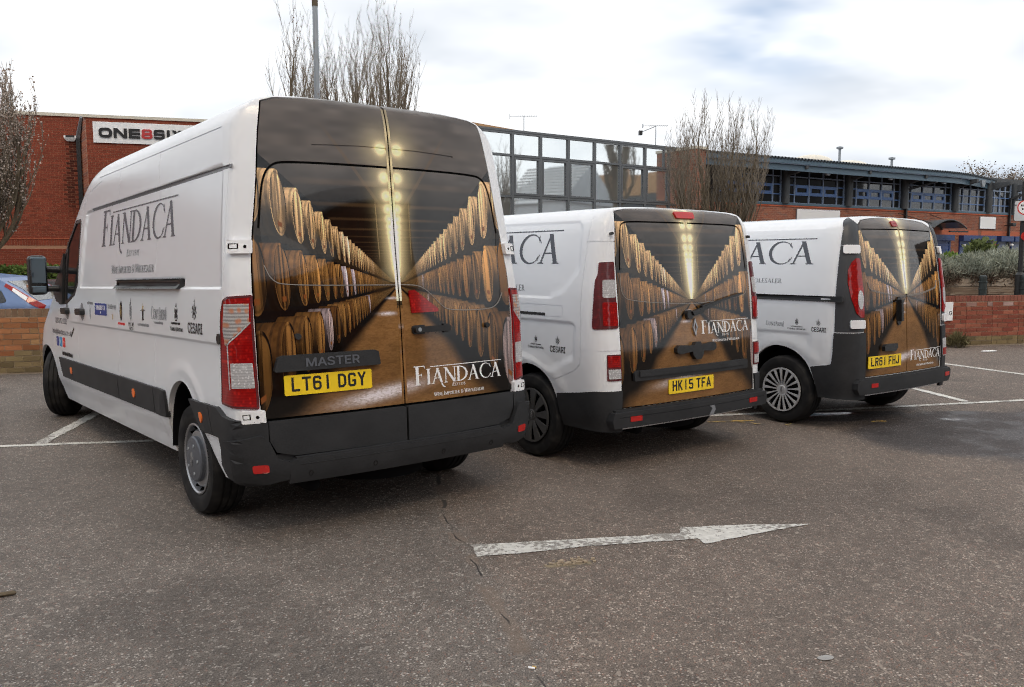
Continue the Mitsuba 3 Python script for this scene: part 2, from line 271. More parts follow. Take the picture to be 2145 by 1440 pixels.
class Van:
    """The skin of a van: rear(x, z), side(y, z), corner(c, z), each giving points and outward normals of the left half."""
    def __init__(s, k, disp=None):
        d = SPEC[k]; s.k, s.zs = k, np.array(d['z']); s.disp = disp
        s.f = {n: Pch(d['z'], d[n]) for n in d if n != 'z'}
    def g(s, n, z): return s.f[n](np.clip(z, s.zs[0], s.zs[-1]))
    def ry(s, x, z): return s.g('yr', z) + s.g('bow', z) * np.minimum((np.abs(x) / .83) ** 2, 1.3)
    def sx(s, y, z):
        w = s.g('hw', z)
        return w + s.disp(y, z) if s.disp else w
    def ends(s, z):
        w, rc = s.g('hw', z), s.g('rc', z); x1 = np.maximum(w - rc, .01)
        return x1, s.ry(x1, z), w, s.ry(x1, z) + rc * 1.15
    def arc(s, z, n=13):
        x1, y1, w, y2 = s.ends(z); t = np.linspace(0, 1, n)
        cx, cy = w, y1 + .0 * (y2 - y1)
        if s.k == 'M':
            ax, ay = w - .012, y1 + .34 * (y2 - y1); q = np.array([[x1, y1], [x1 * .12 + ax * .88, y1 * .12 + ay * .88], [ax * .85 + w * .15, ay * .85 + y2 * .15], [w, y2]]); d = np.r_[0, .45, .62, 1.]
            return np.stack([np.interp(t, d, q[:, 0]), np.interp(t, d, q[:, 1])], 1)
        return np.stack([(1-t)**2 * x1 + 2*t*(1-t) * cx + t*t * w, (1-t)**2 * y1 + 2*t*(1-t) * cy + t*t * y2], 1)
    def line(s, z):
        """plan polyline rear centre -> corner -> side (left half as x>0), with arc length measured from the corner's middle."""
        a = s.arc(z); x1 = a[0, 0]; xs = np.linspace(0, x1, 12)[:-1]
        P = np.vstack([np.stack([xs, s.ry(xs, z)], 1), a, np.stack([np.full(8, a[-1, 0]), a[-1, 1] + np.linspace(.1, 1.2, 8)], 1)])
        L = np.r_[0, np.cumsum(np.linalg.norm(np.diff(P, axis=0), axis=1))]
        return P, L - L[11 + 6]
    # a -> surface; each returns (points, normals)
    def rear(s, x, z):
        dz = .01; sl = (s.ry(x, z + dz) - s.ry(x, z - dz)) / (2 * dz); sx = (s.ry(x + dz, z) - s.ry(x - dz, z)) / (2 * dz)
        n = np.stack([sx, -np.ones_like(sx), sl], 1)
        return np.stack([x, s.ry(x, z), z], 1), n / np.linalg.norm(n, axis=1, keepdims=True)
    def side(s, a, z):
        y = -a; dz = .01; sl = (s.g('hw', z + dz) - s.g('hw', z - dz)) / (2 * dz)
        n = np.stack([-np.ones_like(sl), 0 * sl, sl], 1)
        return np.stack([-s.sx(y, z), y, z], 1), n / np.linalg.norm(n, axis=1, keepdims=True)
    def corner(s, c, z):
        nz = max(9, int((z.max() - z.min()) / .022)); zz = np.linspace(z.min(), z.max() + 1e-6, nz); out = []
        for q in zz:
            P, L = s.line(q); e = .01
            p = np.stack([np.interp(-c, L, P[:, i]) for i in (0, 1)], 1)
            d = np.stack([np.interp(-c + e, L, P[:, i]) - np.interp(-c - e, L, P[:, i]) for i in (0, 1)], 1)
            out.append(np.hstack([p, d]))
        out = np.array(out); t = (z - zz[0]) / (zz[1] - zz[0]); i = np.clip(t.astype(int), 0, nz - 2); f = (t - i)[:, None]; j = np.arange(len(c))
        v = out[i, j] * (1 - f) + out[i + 1, j] * f
        n = np.stack([-v[:, 3], -v[:, 2], 0 * z], 1)
        return np.stack([-v[:, 0], v[:, 1], z], 1), n / np.linalg.norm(n, axis=1, keepdims=True)
    def c_of(s, kind, q, z):
        P, L = s.line(z)
        if kind == 'r': i = np.argmin(np.where(P[:, 1] <= s.ends(z)[3] + 9, 0, 9)); return -float(np.interp(q, P[:18 + 6, 0], L[:18 + 6]))
        return -float(np.interp(q, P[17:, 1], L[17:]))
# ------------------------------------------------------------------ helpers
def key(name):
    """name, or name_001, name_002 ... when taken (as a thing or as the head of parts)."""
    k, i = name, 0
    while k in USED: i += 1; k = f'{name}_{i:03d}'
    USED.add(k); return k
USED = set()
def thing(name, label, cat, group=None):
    k = key(name); labels[k] = {'label': label, 'category': cat}
    if group: labels[k]['group'] = group
    return k
def tm(m):
    if isinstance(m, m3.Manifold): q = m.to_mesh(); return trimesh.Trimesh(q.vert_properties[:, :3], q.tri_verts, process=False)
    return m
def part(parent, name, mesh, mat, smooth=32, tf=None, label=None, uvf=None, color=None):
    k = key((parent + '__' if parent else '') + name); t = tm(mesh)
    kw = {}
    if tf is not None: kw['to_world'] = T(tf.tolist() if isinstance(tf, np.ndarray) else tf)
    if uvf is not None:
        t = trimesh.graph.smooth_shade(t, angle=math.radians(smooth), facet_minarea=None) if smooth else t
        scene[k] = mikit.ply(t, mat, smooth=True, uv=uvf(np.array(t.vertices)), **kw)
    elif color is not None: scene[k] = mikit.ply(t, mat, smooth=False, color=color, **kw)
    else: scene[k] = mikit.ply(t, mat, smooth=smooth, **kw)
    if label: labels[k] = {'label': label}
    return k
def stuff(k): labels.setdefault(k, {})['kind'] = 'stuff'; return k
def box(x0, y0, z0, x1, y1, z1):
    return m3.Manifold.cube((x1 - x0, y1 - y0, z1 - z0)).translate((x0, y0, z0))
def rbox(x0, y0, z0, x1, y1, z1, r):
    s = m3.Manifold.sphere(r, 12)
    return m3.Manifold.batch_hull([s.translate((x, y, z)) for x in (x0 + r, x1 - r) for y in (y0 + r, y1 - r) for z in (z0 + r, z1 - r)])
def cs(poly):
    out = []
    for g in getattr(poly, 'geoms', [poly]):
        if g.is_empty or g.geom_type != 'Polygon': continue
        g = sg.polygon.orient(g)
        out.append(np.array(g.exterior.coords)[:-1]); out += [np.array(r.coords)[:-1] for r in g.interiors]
    return m3.CrossSection(out, m3.FillRule.EvenOdd)
def ext(poly, h): return m3.Manifold.extrude(cs(poly), h)
def slab(fn, poly, o0, o1, res=.04):
    """The outline poly laid on a skin fn(a, b) -> (points, normals), from height o0 to o1 above it."""
    m = ext(poly, o1 - o0).refine_to_length(res)
    def w(v):
        v = np.asarray(v); p, n = fn(v[:, 0].copy(), v[:, 1].copy()); return p + n * (o0 + v[:, 2:3])
    return m.warp_batch(w)
def mirror(m): return m.mirror((1, 0, 0))
def rect(x0, z0, x1, z1, r=0):
    b = sg.box(min(x0, x1), min(z0, z1), max(x0, x1), max(z0, z1))
    return b.buffer(-r).buffer(r, 4) if r else b
def line(pts, w, cap=2): return sg.LineString(pts).buffer(w / 2, cap_style=cap, join_style=1)
def lathe(prof, n=48):
    """profile (r, z) revolved about z."""
    return trimesh.creation.revolve(np.array(prof, float), sections=n)
def frame(p, x, y, z):
    m = np.eye(4); m[:3, 0], m[:3, 1], m[:3, 2], m[:3, 3] = x, y, z, p; return m
def segs_mesh(P0, P1, r0, r1, sides=4):
    """tapered prisms from P0 to P1."""
    P0, P1 = np.asarray(P0, float), np.asarray(P1, float); r0, r1 = np.asarray(r0, float), np.asarray(r1, float)
    d = P1 - P0; d /= np.linalg.norm(d, axis=1, keepdims=True) + 1e-12
    a = np.cross(d, np.where(np.abs(d[:, 2:]) < .9, [0, 0, 1.], [1., 0, 0])); a /= np.linalg.norm(a, axis=1, keepdims=True) + 1e-12; b = np.cross(d, a)
    an = np.arange(sides) * 2 * np.pi / sides; ring = a[:, None] * np.cos(an)[None, :, None] + b[:, None] * np.sin(an)[None, :, None]
    v = np.concatenate([P0[:, None] + ring * r0[:, None, None], P1[:, None] + ring * r1[:, None, None]], 1)
    n = len(P0); i = np.arange(sides); q = np.stack([i, (i + 1) % sides, (i + 1) % sides + sides, i + sides], 1)
    f = (q[None] + (np.arange(n) * 2 * sides)[:, None, None]).reshape(-1, 4)
    return trimesh.Trimesh(v.reshape(-1, 3), np.vstack([f[:, [0, 1, 2]], f[:, [0, 2, 3]]]), process=False)
def tube(pts, r, sides=10):
    pts = np.array(pts, float)
    return m3.Manifold.batch_boolean([m3.Manifold.batch_hull([m3.Manifold.sphere(r, sides).translate(tuple(p)), m3.Manifold.sphere(r, sides).translate(tuple(q))]) for p, q in zip(pts[:-1], pts[1:])], m3.OpType.Add)
def boxes(B):
    """many boxes [x0,y0,z0,x1,y1,z1] as one mesh."""
    B = np.asarray(B, float); c = np.array([[0, 0, 0], [1, 0, 0], [1, 1, 0], [0, 1, 0], [0, 0, 1], [1, 0, 1], [1, 1, 1], [0, 1, 1]])
    v = B[:, None, :3] * (1 - c) + B[:, None, 3:] * c
    q = np.array([[0, 3, 2, 1], [4, 5, 6, 7], [0, 1, 5, 4], [1, 2, 6, 5], [2, 3, 7, 6], [3, 0, 4, 7]])
    f = (q[None] + (np.arange(len(B)) * 8)[:, None, None]).reshape(-1, 4)
    return trimesh.Trimesh(v.reshape(-1, 3), np.vstack([f[:, [0, 1, 2]], f[:, [0, 2, 3]]]), process=False)

# ------------------------------------------------------------------ lettering
def hs(x0, y0, x1, y1, w0, w1=None):
    w1 = w0 if w1 is None else w1
    return sg.Polygon([(x0 - w0 / 2, y0), (x0 + w0 / 2, y0), (x1 + w1 / 2, y1), (x1 - w1 / 2, y1)])
def sf(x, y, w=.24): return sg.Polygon([(x - w / 2, y), (x + w / 2, y), (x + w / 2, y + .022), (x + w * .2, y + .05), (x - w * .2, y + .05), (x - w / 2, y + .022)]) if y < .5 else sg.Polygon([(x - w / 2, 1), (x + w / 2, 1), (x + w / 2, .978), (x + w * .2, .95), (x - w * .2, .95), (x - w / 2, .978)])
def ell(x, y, rx, ry): return sa.scale(sg.Point(x, y).buffer(1, 24), rx, ry)
def pl(pts, w=.09): return sg.LineString(pts).buffer(w / 2, cap_style=2, join_style=1)
TH, TN = .150, .062
def serif(ch, swash=False):
    u = so.unary_union
    if ch == 'F': return u([hs(.2, 0, .2, 1, TH), sf(.2, 0, .32), rect(.04, .95, .60, 1), sg.Polygon([(.60, 1), (.60, .82), (.55, .95)]), rect(.2, .50, .44, .545), sg.Polygon([(.44, .40), (.44, .64), (.40, .52)])]), .62
    if ch == 'E': return u([hs(.2, 0, .2, 1, TH), rect(.04, 0, .62, .05), sg.Polygon([(.62, 0), (.66, .2), (.57, .05)]), rect(.04, .95, .60, 1), sg.Polygon([(.60, 1), (.60, .82), (.55, .95)]), rect(.2, .50, .50, .545), sg.Polygon([(.50, .40), (.50, .64), (.46, .52)])]), .68
    if ch == 'L': return u([hs(.2, 0, .2, 1, TH), sf(.2, 1, .30), rect(.04, 0, .58, .05), sg.Polygon([(.58, 0), (.62, .24), (.52, .05)])]), .62
    if ch == 'I': return u([hs(.17, 0, .17, 1, TH), sf(.17, 0, .30), sf(.17, 1, .30)]), .34
    if ch == 'T': return u([hs(.36, 0, .36, 1, TH), sf(.36, 0, .30), rect(.03, .95, .69, 1), sg.Polygon([(.03, 1), (.03, .80), (.08, .95)]), sg.Polygon([(.69, 1), (.69, .80), (.64, .95)])]), .72
    if ch == 'H': return u([hs(.19, 0, .19, 1, TH), hs(.66, 0, .66, 1, TH), rect(.19, .49, .66, .54)] + [sf(x, y, .30) for x in (.19, .66) for y in (0, 1)]), .86
    if ch == 'A':
        r = hs(.44, 1, .72, 0, TH)
        if swash: r = u([hs(.44, 1, .70, .06, TH), pl([(.69, .10), (.74, -.10), (.82, -.22), (.94, -.285)], .075)])
        return u([hs(.46, .99, .14, 0, TN), r, rect(.24, .33, .62, .375), sf(.14, 0, .24)] + ([] if swash else [sf(.72, 0, .28)])), .86
    if ch == 'N': return u([hs(.16, 0, .16, 1, TN), hs(.78, 0, .78, 1, TN), hs(.16, 1, .76, 0, TH * 1.15), sf(.16, 0, .24), sf(.78, 1, .24), rect(.0, .965, .22, 1)]), .92
    if ch == 'M': return u([hs(.16, 0, .20, 1, TN), hs(.92, 0, .88, 1, TH), hs(.22, 1, .53, 0, TH), hs(.87, 1, .53, 0, TN), sf(.16, 0, .24), sf(.92, 0, .28)]), 1.08
    if ch == 'W': return u([hs(.14, 1, .36, 0, TH), hs(.62, .95, .38, 0, TN), hs(.58, 1, .82, 0, TH), hs(1.06, 1, .83, 0, TN), sf(.14, 1, .28), sf(1.06, 1, .22), sf(.58, 1, .24)]), 1.16
    if ch == 'D': return u([hs(.19, 0, .19, 1, TH), sf(.14, 0, .26), sf(.14, 1, .26), (ell(.26, .5, .58, .5).difference(ell(.22, .5, .48, .452))).intersection(rect(.2, 0, 1, 1)), rect(.15, 0, .30, .048), rect(.15, .952, .30, 1)]), .90
    if ch == 'C': return u([ell(.50, .5, .45, .515).difference(ell(.545, .5, .38, .465)).difference(sg.Polygon([(.55, .5), (1.2, .86), (1.2, .14)])), sg.Polygon([(.83, .96), (.845, .72), (.78, .84)]), sg.Polygon([(.845, .27), (.83, .10), (.78, .17)])]), .90
    if ch == 'O': return ell(.48, .5, .44, .515).difference(sa.rotate(ell(.48, .5, .305, .47), 8)), .96
    if ch == 'P': return u([hs(.19, 0, .19, 1, TH), sf(.19, 0, .32), sf(.14, 1, .26), ell(.28, .735, .34, .265).difference(ell(.25, .735, .25, .22)).intersection(rect(.2, .4, 1, 1))]), .66
    if ch == 'R': return u([hs(.19, 0, .19, 1, TH), sf(.19, 0, .30), sf(.14, 1, .26), ell(.28, .745, .33, .255).difference(ell(.25, .745, .24, .21)).intersection(rect(.2, .4, 1, 1)), hs(.36, .50, .68, 0, TH), sf(.70, 0, .2)]), .78
    if ch == 'S': return pl([(.48, .80), (.44, .92), (.30, .965), (.16, .92), (.10, .78), (.16, .62), (.38, .46), (.48, .30), (.44, .12), (.28, .04), (.12, .09), (.07, .22)], .095), .58
    if ch == '&': return pl([(.80, .50), (.62, .14), (.42, .04), (.20, .06), (.12, .24), (.22, .42), (.50, .66), (.52, .86), (.40, .96), (.28, .88), (.28, .70), (.72, .02)], .085), .88
    D = {'0': [(.3, .97), (.14, .85), (.08, .5), (.14, .15), (.3, .03), (.46, .15), (.52, .5), (.46, .85), (.3, .97)], '1': [(.14, .82), (.28, .97), (.28, 0)], '2': [(.08, .78), (.16, .93), (.32, .97), (.47, .86), (.46, .66), (.08, .05), (.52, .05)],
         '5': [(.48, .96), (.14, .96), (.11, .56), (.32, .60), (.48, .46), (.48, .2), (.34, .05), (.10, .06)], '7': [(.06, .95), (.50, .95), (.22, 0)], '8': [(.3, .54), (.13, .70), (.16, .9), (.3, .97), (.44, .9), (.47, .7), (.3, .54), (.1, .34), (.13, .1), (.3, .03), (.47, .1), (.5, .34), (.3, .54)],
         '9': [(.14, .02), (.38, .22), (.50, .60), (.44, .88), (.28, .97), (.12, .86), (.10, .64), (.24, .50), (.46, .60)]}
    return (pl(D[ch], .085), .60) if ch in D else (sg.Polygon(), .34)
def word(text, h, small=.80, big=None, gap=.02, italic=0.):
    """serif capitals; letters at the indices in big are full height, the others small."""
    x, out = 0., []
    for i, ch in enumerate(text):
        k = 1. if big is None or i in big else small
        g, w = serif(ch); out.append(sa.translate(sa.scale(g, k, k, origin=(0, 0)), x, 0)); x += (w + gap) * k
    g = so.unary_union(out)
    if italic: g = sa.skew(g, italic, 0, origin=(0, 0))
    return sa.scale(g, h, h, origin=(0, 0)), x * h
def fit(g, x0, x1, z0):
    b = g.bounds; k = (x1 - x0) / (b[2] - b[0])
    return sa.translate(sa.scale(g, k, 1, origin=(b[0], 0)), x0 - b[0], z0)
def fiandaca():
    out, x = [], 0.
    for i, ch in enumerate('FIANDACA'):
        k = 1.0 if i == 0 else .815
        g, w = serif(ch, swash=i == 2); out.append(sa.translate(sa.scale(g, k, k, origin=(0, 0)), x, 0)); x += (w + (.0 if i in (1, 2) else .03)) * k - (.0 if i == 0 else .09 if i in (4, 6) else .08 if i == 3 else .02)
    g = so.unary_union(out)
    return g, x
def sans(text, h, wide=1., bold=False):
    m = meshkit.text_mesh(text, h, .001, bold); m.apply_scale([wide, 1, 1]); return m
def map_text(m, fn, a0, b0, o=.0015):
    m = m.copy(); v = np.array(m.vertices); p, n = fn(v[:, 0] + a0, v[:, 1] + b0); m.vertices = p + n * (o + v[:, 2:3] * .5); return m
PLATE = {'L': [[(7, 79), (7, 7), (46, 7)]], 'T': [[(0, 72), (50, 72)], [(25, 72), (25, 0)]], '1': [[(25, 79), (25, 0)]],
 '6': [[(43, 57), (42, 66), (36, 72), (14, 72), (7, 64), (7, 15), (14, 7), (36, 7), (43, 15), (43, 36), (36, 44), (7, 44)]],
 'D': [[(7, 7), (7, 72), (30, 72), (43, 60), (43, 19), (30, 7), (3, 7)]], 'G': [[(43, 56), (42, 66), (36, 72), (14, 72), (7, 64), (7, 15), (14, 7), (36, 7), (43, 15), (43, 34), (26, 34)]],
 'Y': [[(4, 79), (25, 38), (46, 79)], [(25, 40), (25, 0)]], 'H': [[(7, 0), (7, 79)], [(43, 0), (43, 79)], [(7, 40), (43, 40)]], 'K': [[(7, 0), (7, 79)], [(44, 79), (12, 36)], [(18, 42), (45, 0)]],
 '5': [[(42, 72), (8, 72), (8, 44), (36, 44), (43, 37), (43, 14), (36, 7), (14, 7), (7, 14), (7, 22)]], 'F': [[(7, 0), (7, 72), (47, 72)], [(7, 40), (38, 40)]], 'A': [[(3, 0), (25, 76), (47, 0)], [(12, 22), (38, 22)]],
 'R': [[(7, 0), (7, 72), (36, 72), (43, 65), (43, 47), (36, 40), (7, 40)], [(22, 40), (45, 0)]], 'J': [[(43, 79), (43, 15), (36, 7), (14, 7), (7, 15), (7, 28)]]}
def plate_text(text):
    out, x = [], 0.
    for ch in text:
        if ch == ' ': x += 26; continue
        out += [sa.translate(sg.LineString(q).buffer(6.4, cap_style=2, join_style=1, resolution=4), x, 0) for q in PLATE[ch]]; x += 61
    g = so.unary_union(out).intersection(sg.box(-50, 0, 999, 79)); w = x - 11
    return sa.scale(sa.translate(g, -w / 2, -39.5), .001, .001, origin=(0, 0))
def diamond(h):
    w = h * .39
    o = sg.Polygon([(0, h), (w, 0), (0, -h), (-w, 0)]); i = sg.Polygon([(0, h * .52), (w * .50, 0), (0, -h * .52), (-w * .50, 0)])
    g = o.difference(i); return g.difference(line([(-w * .9, -h * .02), (-w * .35, h * .62)], h * .05)).difference(line([(w * .9, h * .02), (w * .35, -h * .62)], h * .05))
# ------------------------------------------------------------------ the vans
def wheel(parent, pos, R, kind, right=False, W=.215):
    """built about z (outward +z), then turned so that outward is -x (left) or +x."""
    s = 1 if right else -1
    f = frame(pos, [0, s * 1., 0], [0, 0, 1.], [s * 1., 0, 0])
    h, rr = W / 2, R * .64 if kind != 'M' else R * .62
    prof = [(rr, -h * .8), (R * .80, -h), (R * .93, -h * .93), (R * .985, -h * .74), (R, -h * .5)]
    for g in (-.30, .0, .30): prof += [(R, g * h * 1.3 - .008), (R - .009, g * h * 1.3 - .005), (R - .009, g * h * 1.3 + .005), (R, g * h * 1.3 + .008)]
    prof += [(R, h * .5), (R * .985, h * .74), (R * .945, h * .92), (R * .935, h * .97), (R * .88, h * 1.0), (R * .80, h * 1.01), (R * .74, h * .97), (R * .70, h * .93), (rr, h * .80), (rr, -h * .8)]
    w = part(parent, 'wheel', trimesh.creation.cylinder(rr * .97, h * .9, sections=40), 'mat_dark', tf=f)
    part(w, 'tyre', lathe(prof, 64), 'mat_rubber', smooth=40, tf=f)
    up = lambda m, z: tm(m.translate((0, 0, z)))
    if kind == 'M':
        part(w, 'rim', lathe([(rr * 1.02, h * .62), (rr * 1.03, h * .90), (rr * .99, h * .93), (rr * .955, h * .86), (rr * .93, h * .5), (rr * .93, h * .3)]), 'mat_silver', tf=f)
        part(w, 'disc', lathe([(rr * .985, h * .1), (rr * .90, h * .42), (rr * .80, h * .74), (rr * .60, h * .80), (.02, h * .80), (0, h * .80)]), 'mat_silver', tf=f)
        part(w, 'hole', m3.Manifold.batch_boolean([m3.Manifold.cylinder(.05, .016, .016, 12).rotate((0, 52, 0)).translate((rr * .84, 0, h * .40)).rotate((0, 0, a)) for a in np.arange(16) * 22.5], m3.OpType.Add), 'mat_gap', tf=f)
        cap = part(w, 'hub_cap', lathe([(rr * .66, h * .78), (rr * .66, h * .98), (rr * .62, h * 1.05), (rr * .30, h * 1.13), (rr * .12, h * 1.14), (0, h * 1.14)]), 'mat_cap', tf=f)
        part(w, 'emblem', up(ext(diamond(.045), .006), h * 1.13), 'mat_silver', tf=f)
        part(w, 'stud', m3.Manifold.batch_boolean([m3.Manifold.cylinder(.006, .011, .009, 8).translate((rr * .42, 0, h * 1.08)).rotate((0, 0, a)) for a in np.arange(5) * 72], m3.OpType.Add), 'mat_galv', tf=f)
    else:
        n, mat = (10, 'mat_gunmetal') if kind == 'T' else (17, 'mat_alloy')
        pol = [ell(0, 0, rr * 1.01, rr * 1.01).difference(ell(0, 0, rr * .945, rr * .945)), ell(0, 0, rr * .27, rr * .27)]
        for i in range(n):
            wd = (.30, .17, .13) if kind == 'T' else (.115, .050, .045)
            sp = sg.Polygon([(rr * .2, -rr * wd[2] / 2), (rr * .55, -rr * wd[1] / 2 * 1.2), (rr * .97, -rr * wd[0] / 2 * 1.15), (rr * .97, rr * wd[0] / 2 * 1.15), (rr * .55, rr * wd[1] / 2 * 1.2), (rr * .2, rr * wd[2] / 2)])
            pol.append(sa.rotate(sp, 360 / n * i + 8, origin=(0, 0)))
        m = ext(so.unary_union(pol), .014).refine_to_length(.02)
        m = m.warp_batch(lambda v: np.stack([v[:, 0], v[:, 1], v[:, 2] + h * (.93 - .22 * np.exp(-((np.hypot(v[:, 0], v[:, 1]) / rr - .0) / .35) ** 2))], 1))
        part(w, 'wheel_trim', m, mat, tf=f)
        c = part(w, 'centre_cap', lathe([(rr * .20, h * .74), (rr * .20, h * .92), (rr * .17, h * .96), (0, h * .97)]), mat, tf=f)
        part(w, 'emblem', up(ext(diamond(.030), .004), h * .97), 'mat_silver', tf=f)
    return w

def body_mesh(v, ylo, yhi, zextra, yextra):
    z0, z1 = v.zs[0], v.zs[-1]
    zl = np.unique(np.round(np.r_[np.arange(z0, z1 - .12, .022), np.linspace(z1 - .12, z1, 16), zextra], 4))
    ya = np.unique(np.round(np.r_[np.arange(ylo, yhi + .001, .03), yextra], 4))
    rings = []
    for z in zl:
        x1, y1, w, y2 = (float(q) for q in v.ends(z)); yF, fr = float(v.g('yf', z)), float(v.g('fr', z)); fr = min(fr, w * .95); ye = yF - fr * 1.2
        hi = min(yhi, ye - .15); lo = min(max(ylo, y2 + .02), hi - .05)
        R = np.stack([np.linspace(0, x1, 26), v.ry(np.linspace(0, x1, 26), z)], 1)
        A = v.arc(z)[1:]
        ys = np.r_[np.linspace(y2, lo, 5)[1:], lo + (ya[1:] - ylo) / (yhi - ylo) * (hi - lo), np.linspace(hi, ye, 16)[1:]]
        S = np.stack([v.sx(ys, np.full_like(ys, z)), ys], 1)
        t = np.linspace(0, 1, 12)[1:, None]; xe = S[-1, 0]
        F = (1 - t) ** 2 * [xe, ye] + 2 * t * (1 - t) * [xe, yF] + t * t * [max(w - fr, .0), yF]
        C = np.stack([np.linspace(F[-1, 0], 0, 8)[1:], F[-1, 1] + .06 * (1 - np.linspace(1, 0, 8)[1:] ** 2)], 1)
        L = np.vstack([R, A, S, F, C]); Lf = np.c_[-L[:, 0], L[:, 1]]; Rt = L[1:-1][::-1]
        q = np.vstack([Lf, Rt]); rings.append(np.c_[q, np.full(len(q), z)])
    n = len(rings[0]); V = np.vstack(rings + [[[0, rings[0][:, 1].mean(), z0]], [[0, rings[-1][:, 1].mean(), z1]]]); i = np.arange(n); j = (i + 1) % n; F = []
    for k in range(len(zl) - 1):
        a, b = k * n, (k + 1) * n
        F += [np.stack([a + i, b + i, b + j], 1), np.stack([a + i, b + j, a + j], 1)]
    c0, c1, b = len(V) - 2, len(V) - 1, (len(zl) - 1) * n
    F += [np.stack([np.full(n, c0), i, j], 1), np.stack([np.full(n, c1), b + j, b + i], 1)]
    F = np.vstack(F); t = trimesh.Trimesh(V, F, process=False)
    if t.volume < 0: t.invert()
    m = m3.Manifold(m3.Mesh(np.asarray(t.vertices, np.float32), np.asarray(t.faces, np.uint32)))
    if m.is_empty() or m.volume() < .1: raise RuntimeError(f'van body not solid: {m.status()} {m.volume()}')
    return m

def sdf_poly(y, z, pts):
    """signed distance to a polygon, negative inside."""
    p = np.array(pts); d = np.full(y.shape, 9.); ins = np.zeros(y.shape, bool)
    for (ax, ay), (bx, by) in zip(p, np.roll(p, -1, 0)):
        ex, ey = bx - ax, by - ay; t = np.clip(((y - ax) * ex + (z - ay) * ey) / (ex * ex + ey * ey), 0, 1)
        d = np.minimum(d, np.hypot(y - ax - t * ex, z - ay - t * ey))
        c = (ay > z) != (by > z); ins ^= c & (y < ex * (z - ay) / (ey if ey else 1e-9) + ax)
    return np.where(ins, -d, d)
def chaikin(p, n=3):
    p = [tuple(q) for q in p]
    for _ in range(n):
        o = [p[0]]
        for (a, b), (c, d) in zip(p[:-1], p[1:]): o += [(a * .75 + c * .25, b * .75 + d * .25), (a * .25 + c * .75, b * .25 + d * .75)]
        p = o + [p[-1]]
    return p
sst = lambda a, b, x: (lambda t: t * t * (3 - 2 * t))(np.clip((x - a) / (b - a), 0, 1))

def van(key_label, k, disp, wheels, arch, yr, zextra, yextra, door, grooves_side, notes):
    """what all three vans share: skin, wheels, wells, underbody. Returns (root, skin, body manifold, matrices)."""
    root = thing('delivery_van', *key_label)
    x, y, a, rake = {'M': (-.5581, 4.9039, .671, .0227), 'T': (1.5289, 6.4636, .654, 0.), 'V': (3.8488, 7.9165, .6405, 0.)}[k]
    c, s = math.cos(a), math.sin(a)
    flat = frame([x, y, 0], [c, s, 0], [-s, c, 0], [0, 0, 1.])
    rk = np.eye(4); rk[2, 1], rk[1, 2] = -rake, rake
    X = flat @ rk
    v = Van(k, disp)
    b = body_mesh(v, *yr, zextra, yextra)
    cut = []
    for ac in arch:
        pr = ext(sg.Polygon([(-p, q) for p, q in chaikin(ac)]), .46)                       # (a, z, h) with a = -y
        pr = pr.warp_batch(lambda q: np.stack([-.66 - q[:, 2], -q[:, 0], q[:, 1]], 1)); cut += [pr, mirror(pr)]
    b = b - m3.Manifold.batch_boolean(cut, m3.OpType.Add)
    for ac in arch:
        o = sg.Polygon([(-p, q) for p, q in chaikin(ac)]); i = o.buffer(-.012); o = o.intersection(sg.box(-9, .40, 9, 9)); zc = .402
        x0 = -(float(v.g('hw', .6)) - .025)
        sh = ext(o.buffer(-.001).difference(i.union(sg.box(-9, -1, 9, zc))), -.67 - x0) + ext(o.buffer(-.001), .015)
        sh = sh.warp_batch(lambda q: np.stack([-.67 - q[:, 2], -q[:, 0], q[:, 1]], 1))
        for m in (sh, mirror(sh)): part(root, 'wheel_well', m, 'mat_dark', tf=X)
    ob = box(-.60, .62, .25, .60, wheels[2] + .7, v.zs[0] + .03) + m3.Manifold.cylinder(.16, .32, .32, 32).translate((.05, .62, .235)) + tube([(-.55, .25, .30), (-.50, 1.6, .28)], .045, 10) + box(-.86, wheels[1] + .75, .32, .86, wheels[2] - .75, v.zs[0] + .02)
    part(root, 'underbody', ob, 'mat_dark', tf=X)
    ax = box(-.75, wheels[1] - .05, wheels[0] - .05, .75, wheels[1] + .05, wheels[0] + .05); part(root, 'axle', ax, 'mat_dark', tf=flat)
    for yy in wheels[1:3]:
        for sd in (0, 1):
            p = flat @ [(wheels[3] if sd else -wheels[3]), yy, wheels[0], 1]; m = flat[:3, :3]
            f = np.eye(4); f[:3, :3] = m
            st_ = -.50 if (k == 'M' and yy > 3) else 0.; rz = np.eye(4); rz[:2, :2] = [[math.cos(st_), -math.sin(st_)], [math.sin(st_), math.cos(st_)]]; f = f @ rz
            wk = wheel(root, [0, 0, 0], wheels[0], k, bool(sd))
            for q in [q for q in scene if q == wk or q.startswith(wk + '__')]:
                g = np.array(scene[q]['to_world'].matrix); g = np.array(g, float).reshape(4, 4)
                h = f @ g; h[:3, 3] = p[:3]; scene[q]['to_world'] = T(h.tolist())
    return root, v, b, X, flat

